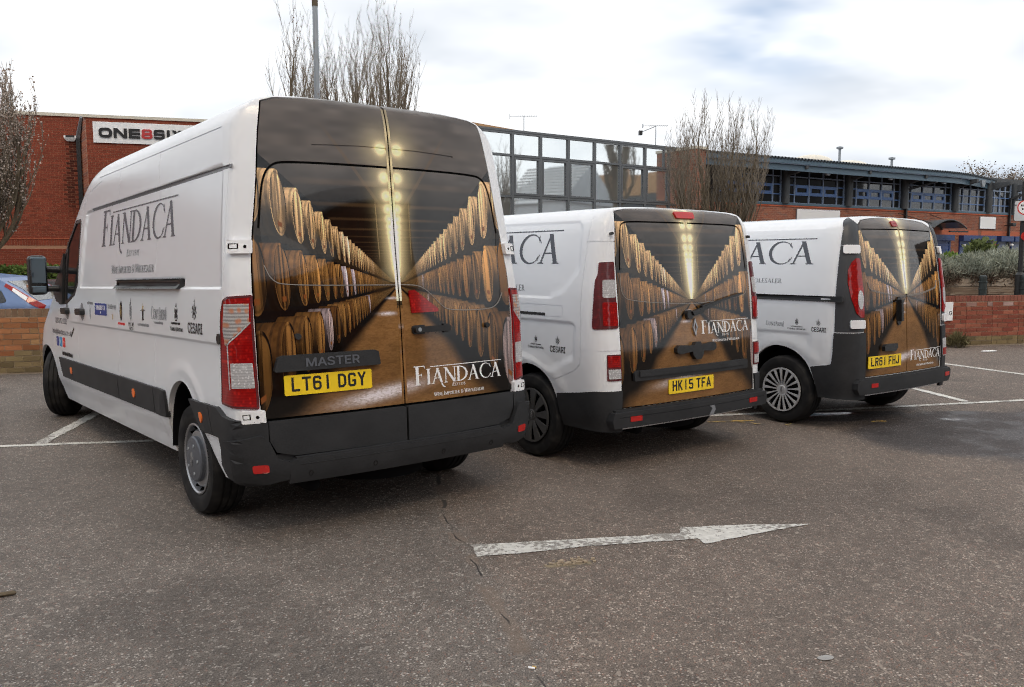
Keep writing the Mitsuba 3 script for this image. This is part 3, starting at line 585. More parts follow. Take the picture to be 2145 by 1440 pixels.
def print_uv(x0, z0, kx, kz): return lambda p: np.stack([(p[:, 0] - x0) / kx, (p[:, 2] - z0) / kz], 1)
def add_plate(root, v, X, x, z, text, o=.02, w=.52, parent=None):
    pk = part(root, 'number_plate', slab(v.rear, rect(x - w / 2, z - .0555, x + w / 2, z + .0555, .008), o, o + .006, .1), 'mat_yellow', tf=X)
    part(pk, 'lettering', slab(v.rear, sa.translate(plate_text(text), x, z + .004), o + .006, o + .0075, .05), 'mat_ink', smooth=False, tf=X)
    return pk
def rear_logo(root, v, X, x0, x1, z0, h, parent, o=.0015, res=.03):
    g, _ = fiandaca(); g = sa.scale(g, 1, h, origin=(0, 0)); W = x1 - x0
    part(parent, 'lettering', slab(v.rear, fit(g, x0, x1, z0), o, o + .0012, res), 'mat_white_ink', smooth=False, tf=X)
    part(parent, 'lettering', slab(v.rear, rect(x0 + .17 * W, z0 + h * .90, x1 + .005, z0 + h * .90 + .0045), o, o + .0012, res), 'mat_white_ink', smooth=False, tf=X)
    g, _ = word('EST 1975', 1, big=(0,), italic=8); g = sa.scale(g, 1, h * .19, origin=(0, 0))
    part(parent, 'lettering', slab(v.rear, fit(g, x0 + .405 * W, x0 + .555 * W, z0 - h * .24), o, o + .0012, res), 'mat_white_ink', smooth=False, tf=X)
    g, _ = word('WINE IMPORTER & WHOLESALER', 1, big=(0, 5, 14, 16)); g = sa.scale(g, 1, h * .21, origin=(0, 0))
    part(parent, 'lettering', slab(v.rear, fit(g, x0 + .20 * W, x0 + .78 * W, z0 - h * .66), o, o + .0012, res), 'mat_white_ink', smooth=False, tf=X)
def side_logo(root, v, X, yend, zb, h, o=.0012):
    """the large word on the flank ending at y = yend (it reads towards the rear); a = -y."""
    g, _ = fiandaca(); g = sa.scale(g, 1, h, origin=(0, 0)); W = 1.88; a1 = -yend
    part(root, 'lettering', slab(v.side, fit(g, a1 - W, a1, zb), o, o + .0012, .05), 'mat_slate', smooth=False, tf=X)
    part(root, 'lettering', slab(v.side, rect(a1 - W + .30, zb + h * .88, a1 + .01, zb + h * .88 + .009), o, o + .0012, .06), 'mat_slate', smooth=False, tf=X)
def side_small(root, v, X, ya, yb, z, h, text, big, mat='mat_slate_mid', italic=0, o=.0012):
    g, _ = word(text, 1, big=big, italic=italic); g = sa.scale(g, 1, h, origin=(0, 0))
    part(root, 'lettering', slab(v.side, fit(g, -ya, -yb, z), o, o + .0012, .06), mat, smooth=False, tf=X)
def side_sans(root, v, X, ya, yb, z, h, text, mat='mat_slate', bold=False):
    m = sans(text, h, 1., bold); w = m.bounds[1][0]; m.apply_scale([(ya - yb) / w, 1, 1])
    part(root, 'lettering', map_text(m, v.side, -ya, z), mat, smooth=False, tf=X)
def crest(kind, h):
    e = lambda x, y, a, b: ell(x, y, a, b)
    if kind == 'fleur': return so.unary_union([e(0, .62, .05, .2), e(0, .92, .035, .06)] + [sa.rotate(e(.19 * s, .50, .055, .20), -28 * s).difference(sa.rotate(e(.19 * s, .48, .02, .12), -28 * s)) for s in (-1, 1)] + [sa.rotate(e(.17 * s, .22, .05, .17), 34 * s) for s in (-1, 1)] + [e(0, .3, .07, .07), e(0, .08, .045, .08), e(.32, .36, .04, .04), e(-.32, .36, .04, .04)])
    if kind == 'arms': return so.unary_union([e(0, .45, .13, .25).difference(e(0, .45, .06, .14)), e(0, .86, .10, .07), e(.0, .97, .03, .05), e(-.2, .62, .05, .12), e(.2, .62, .05, .12), e(-.2, .3, .05, .14), e(.2, .3, .05, .14), e(0, .1, .16, .04), e(0, .45, .03, .08)])
    if kind == 'leaf': return so.unary_union([sa.rotate(e(0, .5, .2, .48), 0).difference(e(.03, .55, .03, .36))])
    if kind == 'tall': return so.unary_union([e(0, .45, .17, .42).difference(e(0, .45, .11, .33)), e(0, .92, .05, .06), e(0, .45, .06, .22), e(0, .98, .02, .05)])
    return so.unary_union([rect(-.10, .1, .10, .60), e(0, .62, .14, .05), e(0, .12, .14, .05), rect(-.34, .60, -.13, .635), rect(.13, .60, .34, .635)])
def side_crest(root, v, X, y, z, h, kind, mat, w=1.):
    g = sa.translate(sa.scale(crest(kind, h), h * w, h, origin=(0, 0)), -y, z)
    part(root, 'emblem', slab(v.side, g, .0012, .0024, .06), mat, smooth=False, tf=X)

def side_scrawl(root, v, X, ya, yb, z, h, mat='mat_slate_mid', bold=1):
    """print too small to read: a row of short strokes."""
    rng = np.random.default_rng(int(ya * 1000)); n = max(4, int((ya - yb) / (h * .62))); st = []
    for i in range(n):
        a = -ya + (ya - yb) * (i + .5) / n; w = (ya - yb) / n; k = rng.integers(0, 3)
        st.append(line([(a - w * .2, z), (a - w * .2, z + h * rng.uniform(.75, 1))], h * .13 * bold))
        st.append(line([(a - w * .2, z + h * (.05, .5, .93)[k]), (a + w * .28, z + h * (.05, .5, .9)[k])], h * .11 * bold))
        if k != 1: st.append(line([(a + w * .25, z), (a + w * .25, z + h * .8)], h * .09 * bold))
    part(root, 'emblem', slab(v.side, so.unary_union(st), .0012, .0024, .06), mat, smooth=False, tf=X)
# --- the large high-roofed van on the left
def edge_poly(pts): return sg.Polygon(pts)
def both(poly): return [poly, sa.scale(poly, -1, 1, origin=(0, 0))]
def groove(v, fn, lines, w=.007, depth=.009):
    g = so.unary_union([line(l, w) for l in lines]); return slab(fn, g, -depth, .03, .035)
def arc_pts(cx, cz, rx, rz, a0, a1, n=10): return [(cx + rx * math.cos(math.radians(t)), cz + rz * math.sin(math.radians(t))) for t in np.linspace(a0, a1, n)]

def disp_m(y, z):
    d = np.zeros(np.broadcast(y, z).shape); y, z = np.broadcast_to(y, d.shape), np.broadcast_to(z, d.shape)
    d = d - .013 * sst(.006, -.006, sdf_poly(y, z, [(.36, 1.43), (3.78, 1.43), (3.66, 2.06), (.36, 2.10)]))               # pressed panel
    d = d - .016 * sst(.0, -.012, sdf_poly(y, z, [(1.02, 1.43), (2.62, 1.43), (2.62, 1.492), (1.02, 1.492)]))
    lo = sst(1.128, 1.112, z) * sst(.34, .40, y) * sst(4.42, 4.30, y + np.maximum(z - 1.0, 0) * 1.5)
    d = d - .010 * lo + .012 * lo * sst(1.10, .80, z)
    d = d + .008 * sst(.06, .0, np.abs(np.hypot(y - 1.07, (z - .45) * .95) - .46)) * sst(.4, .55, z)
    return d - .02 * sst(.58, .44, z) * sst(.55, .7, y)
ARCH_M = [[(1.46, .20), (1.44, .45), (1.41, .61), (1.34, .755), (1.22, .84), (1.086, .868), (.96, .835), (.876, .768), (.80, .69), (.742, .608), (.63, .50), (.52, .40), (.47, .30), (.46, .20)],
          [(5.95, .20), (5.92, .50), (5.80, .70), (5.62, .82), (5.40, .865), (5.18, .83), (5.02, .73), (4.92, .58), (4.88, .45), (4.80, .36), (4.80, .20)]]
root, v, body, X, FL = van(('white high roofed delivery van, largest and nearest, with cellar print on two rear doors', 'van', 'white delivery vans with printed rear doors'),
    'M', disp_m, (.348, 1.07, 5.40, .845), ARCH_M, (.5, 3.85), [1.422, 1.428, 1.436, 1.442, 1.488, 1.496, 1.106, 1.113, 1.120, 1.128, 1.134, 2.04, 2.05, 2.06, 2.07, 2.08, 2.09, 2.10, 2.11], [1.01, 1.03, 2.61, 2.63, 3.64, 3.66, 3.68, 3.76, 3.79], None, None, None)
VAN1 = root
# rear opening and doors
dx = lambda z: float(Pch([.5, .70, .77, 1.39, 1.98, 2.45, 2.53], [.832, .838, .870, .872, .806, .735, .70])(z))
zz = np.linspace(.50, 2.452, 24)
outer = [(dx(z), z) for z in zz] + [(.66, 2.476), (.5, 2.490), (.25, 2.502), (0, 2.506)]
opening = sg.Polygon([(-x, z) for x, z in outer] + outer[::-1])
body -= slab(v.rear, opening.buffer(.004), -.035, .06, .05)
part(root, 'door_seal', slab(v.rear, opening.buffer(.003), -.034, -.012, .06), 'mat_gap', tf=X)
sl = [[(-.0, 2.06 + .0), (-.0, 2.06)]]
body -= groove(v, v.side, [[(-.335, .80), (-.335, 1.1), (-.338, 1.44), (-.36, 2.1), (-.40, 2.31)], [(-.50, 2.318), (-3.3, 2.315)], [(-1.62, 1.50), (-1.62, 2.31)], [(-2.62, 1.50), (-2.62, 2.06), (-2.62, 2.31)],
    [(-3.93, .47), (-3.93, 1.10), (-3.90, 1.7), (-3.78, 2.12), (-3.6, 2.22), (-3.2, 2.28)], [(-2.55, .46), (-2.55, 1.43)], [(-1.63, .50), (-1.63, 1.43)], [(-4.95, .50), (-4.98, 1.0), (-5.02, 1.22)]], .006)
body -= groove(v, v.side, [[(-.31, 2.086), (-3.5, 2.068)]], .022, .014)
win = sg.Polygon([(-3.84, 2.02), (-4.05, 2.02), (-4.30, 1.86), (-4.66, 1.52), (-4.88, 1.40), (-4.62, 1.27), (-4.30, 1.28), (-3.98, 1.36), (-3.86, 1.46)]).buffer(-.04).buffer(.04)
body -= slab(v.side, win, -.02, .04, .06)
part(root, 'body', body, 'mat_paint', smooth=28, tf=X)
pg = part(root, 'side_window', slab(v.side, win.buffer(-.012), -.018, -.006, .06), 'mat_glass', tf=X)
part(pg, 'window_frame', slab(v.side, win.difference(win.buffer(-.032)).union(line([(-4.36, 1.28), (-4.34, 1.84)], .035)), -.019, .002, .06), 'mat_black', tf=X)
part(root, 'gutter_strip', slab(v.side, line([(-.32, 2.086), (-3.48, 2.068)], .017), -.012, -.003, .06), 'mat_slate_mid', tf=X)
uvM = print_uv(0, 1.425, 1.0, 1.0)
gap_l, gap_r = sg.box(-2, 0, -.0045, 3), sg.box(.0045, 0, 2, 3)
win_line = [(-.02, 2.122), (-.64, 2.122), (-.72, 2.10), (-.765, 2.03), (-.79, 1.9), (-.81, 1.75)]
for side, gp in (('left', gap_l), ('right', gap_r)):
    d = opening.intersection(gp).intersection(sg.box(-2, .715, 2, 3)).buffer(-.004).buffer(.0)
    m = slab(v.rear, d, -.028, .0, .022)
    s = -1 if side == 'left' else 1
    gl = chaikin([(-s * x, z) for x, z in win_line])
    m -= groove(v, v.rear, [gl], .013, .007)
    m -= groove(v, v.rear, [[(s * .012, 2.232), (s * .18, 2.232), (s * .48, 2.222)]], .010, .006)
    if side == 'left': seam = [(-.02, 1.428), (-.70, 1.437), (-.77, 1.47), (-.80, 1.55), (-.81, 1.75)]
    else: seam = [(.02, 1.428), (.13, 1.424), (.20, 1.395), (.30, 1.295), (.36, 1.262), (.68, 1.256), (.76, 1.285), (.808, 1.36), (.812, 1.75)]
    wr = sg.Polygon(chaikin([gl[0]] + [(s * .012, 1.6), seam[0]], 0) + chaikin(seam) + gl[::-1]).buffer(-.004) if 0 else sg.Polygon(gl + [(s * .795, 1.62)] + chaikin(seam)[::-1]).buffer(0).buffer(-.005)
    m -= slab(v.rear, wr, -.0025, .02, .03)
    dk = part(root, 'rear_door', m, 'mat_print', smooth=25, tf=X, uvf=uvM, label=f'{side} rear door printed with an aisle of stacked casks')
    if side == 'left': L1 = dk
    else: R1 = dk
    part(dk, 'window', slab(v.rear, wr.buffer(-.002), -.004, -.0012, .03), 'mat_print_glass', smooth=25, tf=X, uvf=uvM)
    part(dk, 'window_seal', slab(v.rear, line(chaikin(seam[:-1]), .0045), -.001, .0035, .04), 'mat_seal', tf=X)
    part(dk, 'window_seal', slab(v.rear, line(gl + [seam[-1], seam[-2]], .010), -.007, -.004, .04), 'mat_gap', tf=X)
    part(dk, 'door_edge', slab(v.rear, sg.box(s * .0045, .72, s * .018, 2.47) if s > 0 else sg.box(-.018, .72, -.0045, 2.47), -.002, .0015, .05), 'mat_print', tf=X, uvf=print_uv(0, 1.3, 3, 1.6))
    cl = sg.Polygon([(s * .007, .705), (s * .838, .705), (s * .835, .60), (s * .80, .535), (s * .70, .508), (s * .007, .500)]).buffer(-.008).buffer(.008, 3)
    m = slab(v.rear, cl, -.02, .026, .05); part(dk, 'cladding', m, 'mat_plastic', tf=X)
    part(dk, 'buffer', slab(v.rear, sg.Point(s * .648, 1.156).buffer(.017, 8), 0, .022, .02), 'mat_plastic', tf=X)
part(R1, 'brake_light', slab(v.rear, sg.Polygon([(.066, 1.392), (.105, 1.395), (.275, 1.272), (.262, 1.258), (.075, 1.256)]).buffer(-.006).buffer(.006), -.002, .012, .03), 'mat_red', tf=X)
h = slab(v.rear, rect(.07, 1.128, .345, 1.182, .02), .0, .012, .03) + slab(v.rear, rect(.078, 1.137, .340, 1.173, .015), .012, .040, .03) - slab(v.rear, rect(.16, 1.12, .30, 1.19, .01), .0, .022, .03)
part(R1, 'door_handle', h, 'mat_black', tf=X)
part(R1, 'lock', slab(v.rear, sg.Point(.105, 1.155).buffer(.012), .04, .044, .02), 'mat_galv', tf=X)
bar = slab(v.rear, sg.Polygon([(-.795, .968), (-.772, 1.045), (-.745, 1.056), (-.20, 1.056), (-.175, 1.045), (-.165, .968)]).buffer(-.01).buffer(.01), .0, .032, .05)
bk = part(L1, 'grip_bar', bar, 'mat_plastic', tf=X)
t = sans('MASTER', .046, 1.45, True); w = t.bounds[1][0]; t.apply_scale([.325 / w, 1, 6]); part(L1, 'lettering', map_text(t, v.rear, -.625, .989, .0325), 'mat_cap', smooth=False, tf=X)
add_plate(root, v, X, -.478, .89, 'LT61 DGY', .004)
rear_logo(root, v, X, .072, .758, .818, .116, R1)
# corner pieces: lamps, hinges, bumper
def cpoly(v, pts, r=.0):
    g = sg.Polygon([(v.c_of(k, q, z), z) for k, q, z in pts]); return g.buffer(-r).buffer(r, 4) if r else g
lamp = cpoly(v, [('r', .874, 1.392), ('r', .876, .775), ('s', .365, .800), ('s', .355, .90), ('s', .335, 1.30), ('s', .315, 1.365), ('s', .27, 1.385)], .012)
a0, _, a1, _ = lamp.bounds; W = a1 - a0
def lamp_parts(mir):
    f = mirror if mir else (lambda m: m)
    lk = part(root, 'tail_lamp', f(slab(v.corner, lamp, -.01, .011, .025)), 'mat_red', tf=X)
    part(lk, 'lens_rim', f(slab(v.corner, lamp.difference(lamp.buffer(-.012)), .010, .0125, .025)), 'mat_dark_red', tf=X)
    P_ = lambda pts: sg.Polygon([(a0 + W * u, z) for u, z in pts])
    part(lk, 'clear_lens', f(slab(v.corner, P_([(.38, 1.345), (.90, 1.345), (.90, 1.245), (.42, 1.13), (.36, 1.12), (.30, 1.2)]), .010, .014, .025)), 'mat_amber_clear', tf=X)
    part(lk, 'clear_lens', f(slab(v.corner, P_([(.50, 1.028), (.92, 1.028), (.94, .893), (.50, .893)]).buffer(-.004).buffer(.004), .010, .014, .025)), 'mat_clear', tf=X)
    part(lk, 'lens_border', f(slab(v.corner, line([(a0 + W * u, z) for u, z in [(.92, 1.245), (.44, 1.125), (.44, .885)]], .007), .010, .0135, .025)), 'mat_clear', tf=X)
    for z, zs in ((1.650, .036), (.737, .034)):
        c1 = v.c_of('r', .852, z); hp = rect(c1 - .118, z - zs, c1, z + zs, .006)
        hk = part(root, 'door_hinge', f(slab(v.corner, hp, -.004, .028, .03)), 'mat_hinge', tf=X)
        part(hk, 'hinge_bolt', f(slab(v.corner, sg.Point(c1 - .036, z).buffer(.0085), .026, .0295, .02)), 'mat_gap', tf=X)
        part(hk, 'hinge_slot', f(slab(v.corner, rect(c1 - .112, z - .012, c1 - .07, z + .017).difference(rect(c1 - .108, z - .008, c1 - .077, z + .013)), .026, .029, .02)), 'mat_gap', tf=X)
    bc = cpoly(v, [('s', .455, .775), ('s', .42, .775), ('s', .33, .735), ('r', .872, .708), ('r', .842, .700), ('r', .842, .56), ('r', .80, .50), ('r', .72, .478), ('r', .72, .372), ('r', .86, .352), ('s', .30, .37), ('s', .375, .425), ('s', .415, .58)])
    b_ = slab(v.corner, bc, -.02, .028, .03); b_ += slab(v.corner, cpoly(v, [('r', .875, .64), ('r', .845, .60), ('r', .80, .50), ('r', .72, .470), ('r', .72, .380), ('r', .85, .365), ('s', .29, .40), ('s', .34, .47), ('s', .31, .60)], .01), .027, .056, .03)
    bb = part(root, 'bumper_corner', f(b_), 'mat_plastic', tf=X)
    part(bb, 'reflector', f(slab(v.corner, (lambda c: rect(c - .034, .436, c + .034, .480, .01))(v.c_of('r', .885, .457)), .054, .061, .02)), 'mat_bright_red', tf=X)
    st = part(root, 'rub_strip', f(slab(v.side, sg.Polygon([(-.905, .772), (-.465, .772), (-.44, .60), (-.745, .603), (-.83, .70)]), -.01, .020, .04) - groove(v, v.side, [[(-.56, .79), (-.56, .72), (-.525, .58)]], .008, -.008)), 'mat_plastic', tf=X)
    part(st, 'marker_lamp', f(slab(v.side, sg.Point(-.687, .685).buffer(.032, 10), .019, .026, .03)), 'mat_amber', tf=X)
    for a_, b_, ends in ((-4.70, -4.163, 1), (-4.155, -2.562, 0), (-2.548, -1.645, 0), (-1.632, -1.395, 0)):
        pgn = sg.Polygon([(a_ + (.0 if ends else 0), .775), (b_, .773), (b_, .597), (a_ + (.10 if ends else 0), .595)]).buffer(-.006).buffer(.006)
        part(root, 'rub_strip', f(slab(v.side, pgn, -.01, .020, .05)), 'mat_plastic', tf=X)
    part(root, 'marker_lamp', f(slab(v.side, sg.Point(-2.122, .684).buffer(.032, 10), .018, .026, .03)), 'mat_amber', tf=X)
    part(root, 'marker_lamp', f(slab(v.side, sg.Point(-4.18, .683).buffer(.032, 10), .018, .026, .03)), 'mat_amber', tf=X)
for mir in (0, 1): lamp_parts(mir)
bc = slab(v.rear, sg.Polygon([(-.735, .375), (.735, .375), (.735, .480), (.70, .492), (-.70, .492), (-.735, .480)]), -.02, .056, .05)
bk = part(root, 'bumper', bc, 'mat_plastic', tf=X)
part(bk, 'bumper_skirt', slab(v.rear, rect(-.86, .362, .86, .520), -.02, .010, .05), 'mat_plastic', tf=X)
part(bk, 'step_pad', slab(v.rear, rect(-.70, .484, .70, .502), -.015, .048, .06), 'mat_plastic', tf=X)
part(bk, 'bumper_rib', slab(v.rear, rect(-.68, .462, .68, .466), .054, .0595, .06), 'mat_plastic', tf=X)
for xx in (-.62, -.23, .24, .62): part(bk, 'parking_sensor', slab(v.rear, sg.Point(xx, .418).buffer(.013).difference(sg.Point(xx, .418).buffer(.0095)), .054, .0585, .02), 'mat_black', tf=X)
# flank details
part(root, 'fuel_cap', slab(v.side, sg.Point(-.385, 1.152).buffer(.030, 10), -.005, .009, .03), 'mat_black', tf=X)
rail = part(root, 'door_rail', slab(v.side, rect(-2.56, 1.425, -1.06, 1.488, .006), -.01, .030, .05) - slab(v.side, rect(-2.54, 1.447, -1.10, 1.468), .016, .06, .06), 'mat_black', tf=X)
part(rail, 'rail_inlay', slab(v.side, rect(-2.53, 1.449, -1.12, 1.466), .012, .021, .06), 'mat_plastic', tf=X)
for yy, zc in ((4.30, 1.218), (3.70, 1.225)):
    hk = part(root, 'door_handle', slab(v.side, rect(-yy - .10, zc - .027, -yy + .10, zc + .027, .02), -.002, .040, .03) - slab(v.side, rect(-yy - .05, zc - .05, -yy + .06, zc + .05), -.01, .018, .03), 'mat_black', tf=X)
    part(hk, 'handle_cup', slab(v.side, ell(-yy, zc, .062, .075), -.004, .0015, .03), 'mat_slate_mid', tf=X)
q = lambda x0, y0, z0, x1, y1, z1, r: rbox(x0, y0, z0, x1, y1, z1, r)
mh = q(-1.252, 4.52, 1.365, -1.098, 4.66, 1.725, .04)
mk = part(root, 'door_mirror', mh, 'mat_black', smooth=50, tf=X)
part(mk, 'mirror_glass', q(-1.238, 4.513, 1.470, -1.112, 4.53, 1.705, .008), 'mat_mirror', tf=X)
part(mk, 'mirror_glass', q(-1.236, 4.513, 1.385, -1.114, 4.53, 1.448, .008), 'mat_mirror', tf=X)
part(mk, 'mirror_arm', tube([(-1.12, 4.60, 1.60), (-.95, 4.58, 1.59)], .030) + tube([(-1.12, 4.60, 1.42), (-.95, 4.58, 1.42)], .030), 'mat_black', tf=X)
part(mk, 'mirror_base', slab(v.side, sg.Polygon([(-4.42, 1.28), (-4.70, 1.30), (-4.86, 1.40), (-4.66, 1.54), (-4.44, 1.74)]), -.005, .018, .05), 'mat_black', tf=X)
part(mk, 'turn_signal', q(-1.262, 4.60, 1.40, -1.245, 4.65, 1.47, .008), 'mat_amber_clear', tf=X)
side_logo(root, v, X, 1.24, 1.752, .282)
side_small(root, v, X, 2.36, 2.03, 1.655, .052, 'EST 1975', (0,), italic=8)
side_small(root, v, X, 2.775, 1.66, 1.535, .062, 'WINE IMPORTER & WHOLESALER', (0, 5, 14, 16))
side_crest(root, v, X, 3.40, 1.16, .12, 'tall', 'mat_slate_mid', .5); side_scrawl(root, v, X, 3.50, 3.30, 1.292, .022)
part(root, 'printed_panel', slab(v.side, rect(-3.23, 1.212, -2.85, 1.306), .0012, .0022, .06), 'mat_blue_ink', tf=X)
side_small(root, v, X, 3.19, 2.89, 1.255, .034, 'FRARITTA', None, 'mat_white_ink', o=.0024); part(root, 'emblem', slab(v.side, sg.Polygon([(-3.06, 1.242), (-3.02, 1.242), (-3.04, 1.222)]), .0024, .0034, .06), 'mat_white_ink', tf=X)
side_scrawl(root, v, X, 2.80, 2.57, 1.268, .038); side_crest(root, v, X, 2.67, 1.185, .065, 'crown', 'mat_gold_ink', .9)
side_crest(root, v, X, 2.425, 1.185, .150, 'leaf', 'mat_ink', 1.1); side_crest(root, v, X, 2.425, 1.21, .09, 'tall', 'mat_gold_ink', .9); side_scrawl(root, v, X, 2.52, 2.33, 1.158, .018, 'mat_red_ink')
side_crest(root, v, X, 2.165, 1.195, .155, 'tall', 'mat_slate_mid', .95); side_small(root, v, X, 2.23, 2.09, 1.160, .024, 'POGGIO', None, 'mat_ink'); side_small(root, v, X, 2.21, 2.11, 1.128, .024, 'NOVI', None, 'mat_ink')
side_crest(root, v, X, 1.855, 1.200, .125, 'crown', 'mat_ink', 1.3); side_crest(root, v, X, 1.855, 1.270, .05, 'arms', 'mat_gold_ink', .9); side_scrawl(root, v, X, 1.99, 1.72, 1.168, .020)
side_small(root, v, X, 1.655, 1.325, 1.225, .082, 'CONTARINI', (0, 4, 8)); side_scrawl(root, v, X, 1.60, 1.40, 1.196, .016)
side_crest(root, v, X, 1.13, 1.220, .115, 'arms', 'mat_ink', 1.0); side_scrawl(root, v, X, 1.23, 1.05, 1.205, .015, 'mat_ink'); side_small(root, v, X, 1.255, 1.01, 1.165, .026, 'CAMILLO MONTORI', (0, 8), 'mat_ink')
side_crest(root, v, X, .79, 1.245, .120, 'fleur', 'mat_ink', 1.0); side_sans(root, v, X, .915, .655, 1.165, .060, 'CESARI', 'mat_ink', True)
side_sans(root, v, X, 4.86, 4.34, 1.095, .050, '020 8752 1222'); side_sans(root, v, X, 5.02, 4.20, .990, .048, 'info@fiandaca.co.uk'); part(root, 'emblem', slab(v.side, line([(-4.22, .985), (-4.10, 1.07)], .022), .001, .002, .06), 'mat_ink', tf=X)
for i, (mt, mk2) in enumerate((('mat_blue_ink', 'f'), ('mat_sky_ink', 't'), ('mat_red_ink', 'o'))):
    y_ = 4.80 - i * .14; part(root, 'social_icon', slab(v.side, rect(-y_ - .052, .875, -y_ + .052, .965, .01), .001, .002, .06), mt, tf=X); side_sans(root, v, X, y_ + .016, y_ - .016, .895, .05, mk2, 'mat_white_ink', True)
side_scrawl(root, v, X, 4.62, 4.16, .800, .034, 'mat_ink', 2)
# --- the low van in the middle, with a lifting tailgate
PAN_T = [(.55, 1.852), (.50, 1.80), (.475, 1.50), (.64, 1.345), (.80, 1.28), (2.35, 1.28), (2.35, 1.86)]
def disp_t(y, z):
    sh = np.broadcast(y, z).shape; y, z = np.broadcast_to(y, sh), np.broadcast_to(z, sh)
    d = -.012 * sst(.016, -.016, sdf_poly(y, z, PAN_T))
    lo = sdf_poly(y, z, [(.50, 1.07), (.53, 1.10), (2.3, 1.10), (2.3, .62), (1.50, .70), (1.2, .83), (.98, .79), (.80, .72), (.52, .84)])
    d = d - .014 * sst(.016, -.016, lo)
    return d + .008 * sst(.09, .0, np.abs(np.hypot(y - 1.02, z - .36) - .43)) * sst(.5, .62, z)
ARCH_T = [[(1.42, .15), (1.41, .40), (1.36, .56), (1.25, .69), (1.12, .748), (1.0, .752), (.88, .715), (.787, .645), (.725, .545), (.675, .42), (.650, .30), (.645, .15)],
          [(4.55, .15), (4.54, .40), (4.45, .60), (4.28, .73), (4.12, .76), (3.95, .73), (3.80, .62), (3.72, .45), (3.70, .15)]]
root, v, body, X, FL = van(('white low roofed delivery van with one lifting tailgate and wiper, in the middle of three', 'van', 'white delivery vans with printed rear doors'),
    'T', disp_t, (.335, 1.025, 4.12, .843), ARCH_T, (.47, 2.4), [1.27, 1.28, 1.29, 1.84, 1.85, 1.86, 1.87, 1.08, 1.09, 1.10, 1.11], [.48, .50, .52, .55, .58], None, None, None)
VAN2 = root
dx = lambda z: float(Pch([.47, 1.1, 1.55, 1.70, 1.85, 1.93, 1.97], [.770, .770, .768, .756, .738, .715, .68])(z))
outer = [(dx(z), z) for z in np.linspace(.485, 1.925, 22)] + [(.60, 1.945), (.4, 1.955), (.2, 1.962), (0, 1.964)]
gate = sg.Polygon([(-x, z) for x, z in outer] + outer[::-1])
body -= slab(v.rear, gate.buffer(.004), -.035, .06, .05)
part(root, 'door_seal', slab(v.rear, gate.buffer(.003), -.034, -.012, .06), 'mat_gap', tf=X)
body -= groove(v, v.side, [[(-.43, .905), (-.435, 1.2), (-.42, 1.7), (-.42, 1.84), (-.44, 1.93)], [(-.43, .905), (-.44, .80), (-.50, .745), (-.75, .646)], [(-2.3, .35), (-2.3, 1.83)]], .006)
body -= groove(v, v.side, [[(-.64, 1.225), (-2.2, 1.225)], [(-.64, 1.14), (-2.2, 1.14)], [(-.64, 1.225), (-.632, 1.18), (-.64, 1.14)]], .005)
sl = cpoly(v, [('s', .43, 1.70), ('s', .43, 1.706), ('r', .74, 1.706), ('r', .74, 1.70)]); sl2 = cpoly(v, [('s', .44, .905), ('s', .44, .911), ('r', .74, .911), ('r', .74, .905)])
for g in (sl, sl2):
    k = slab(v.corner, g, -.008, .02, .03); body -= k; body -= mirror(k)
# lower bodywork in dark plastic
part(root, 'body', body, 'mat_paint', smooth=28, tf=X)
part(root, 'slide_rail', slab(v.side, rect(-2.2, 1.142, -.84, 1.163), -.012, .003, .06), 'mat_black', tf=X)
uvT = print_uv(0, 1.245, .93, .93)
g = gate.buffer(-.003)
m = slab(v.rear, g, -.028, 0, .022)
wl = [(-.02, 1.854), (-.60, 1.853), (-.675, 1.84), (-.70, 1.80), (-.72, 1.65), (-.735, 1.48), (-.735, 1.34), (-.71, 1.295), (-.66, 1.272), (-.4, 1.245), (0, 1.226)]
for s in (-1, 1): m -= groove(v, v.rear, [(lambda q: q[:len(q) // 2])(chaikin([(-s * x, z) for x, z in wl]))], .011, .007)
crs = np.array([(-.72, .955), (0, .945), (.72, .955)])
wr = sg.Polygon(chaikin([(-x, z) for x, z in wl]) + chaikin(wl)[::-1]).buffer(0).buffer(-.006)
m -= slab(v.rear, wr, -.0025, .02, .03)
gk = part(root, 'tailgate', m, 'mat_print', smooth=25, tf=X, uvf=uvT, label='tailgate printed with an aisle of stacked casks')
part(gk, 'window', slab(v.rear, wr.buffer(-.002), -.004, -.0012, .03), 'mat_print_glass', smooth=25, tf=X, uvf=uvT)
for s in (-1, 1):
    q = chaikin([(-s * x, z) for x, z in wl]); nq = len(q) // 2
    part(gk, 'window_seal', slab(v.rear, line(q[:nq], .009), -.0075, -.005, .04), 'mat_gap', tf=X)
    part(gk, 'window_seal', slab(v.rear, line(q[nq:], .004), -.001, .003, .04), 'mat_seal', tf=X)
part(gk, 'brake_light', slab(v.rear, sg.Polygon([(-.115, 1.932), (.115, 1.932), (.105, 1.885), (-.10, 1.885)]).buffer(-.008).buffer(.008), -.002, .016, .03), 'mat_bright_red', tf=X)
wp = part(gk, 'wiper', slab(v.rear, sg.Point(-.06, 1.142).buffer(.036).union(line([(-.06, 1.142), (.10, 1.175)], .04)), 0, .032, .03), 'mat_black', tf=X)
part(wp, 'wiper_arm', slab(v.rear, sg.Polygon([(-.03, 1.135), (.31, 1.228), (.30, 1.246), (-.05, 1.166)]), .026, .045, .05), 'mat_black', tf=X)
part(wp, 'wiper_blade', slab(v.rear, line([(.08, 1.200), (.62, 1.290)], .016), .008, .036, .05), 'mat_black', tf=X)
dm = part(gk, 'emblem', slab(v.rear, sa.translate(diamond(.070), .006, 1.042), .0, .016, .03), 'mat_silver', tf=X)
rear_logo(root, v, X, .09, .716, .985, .105, gk)
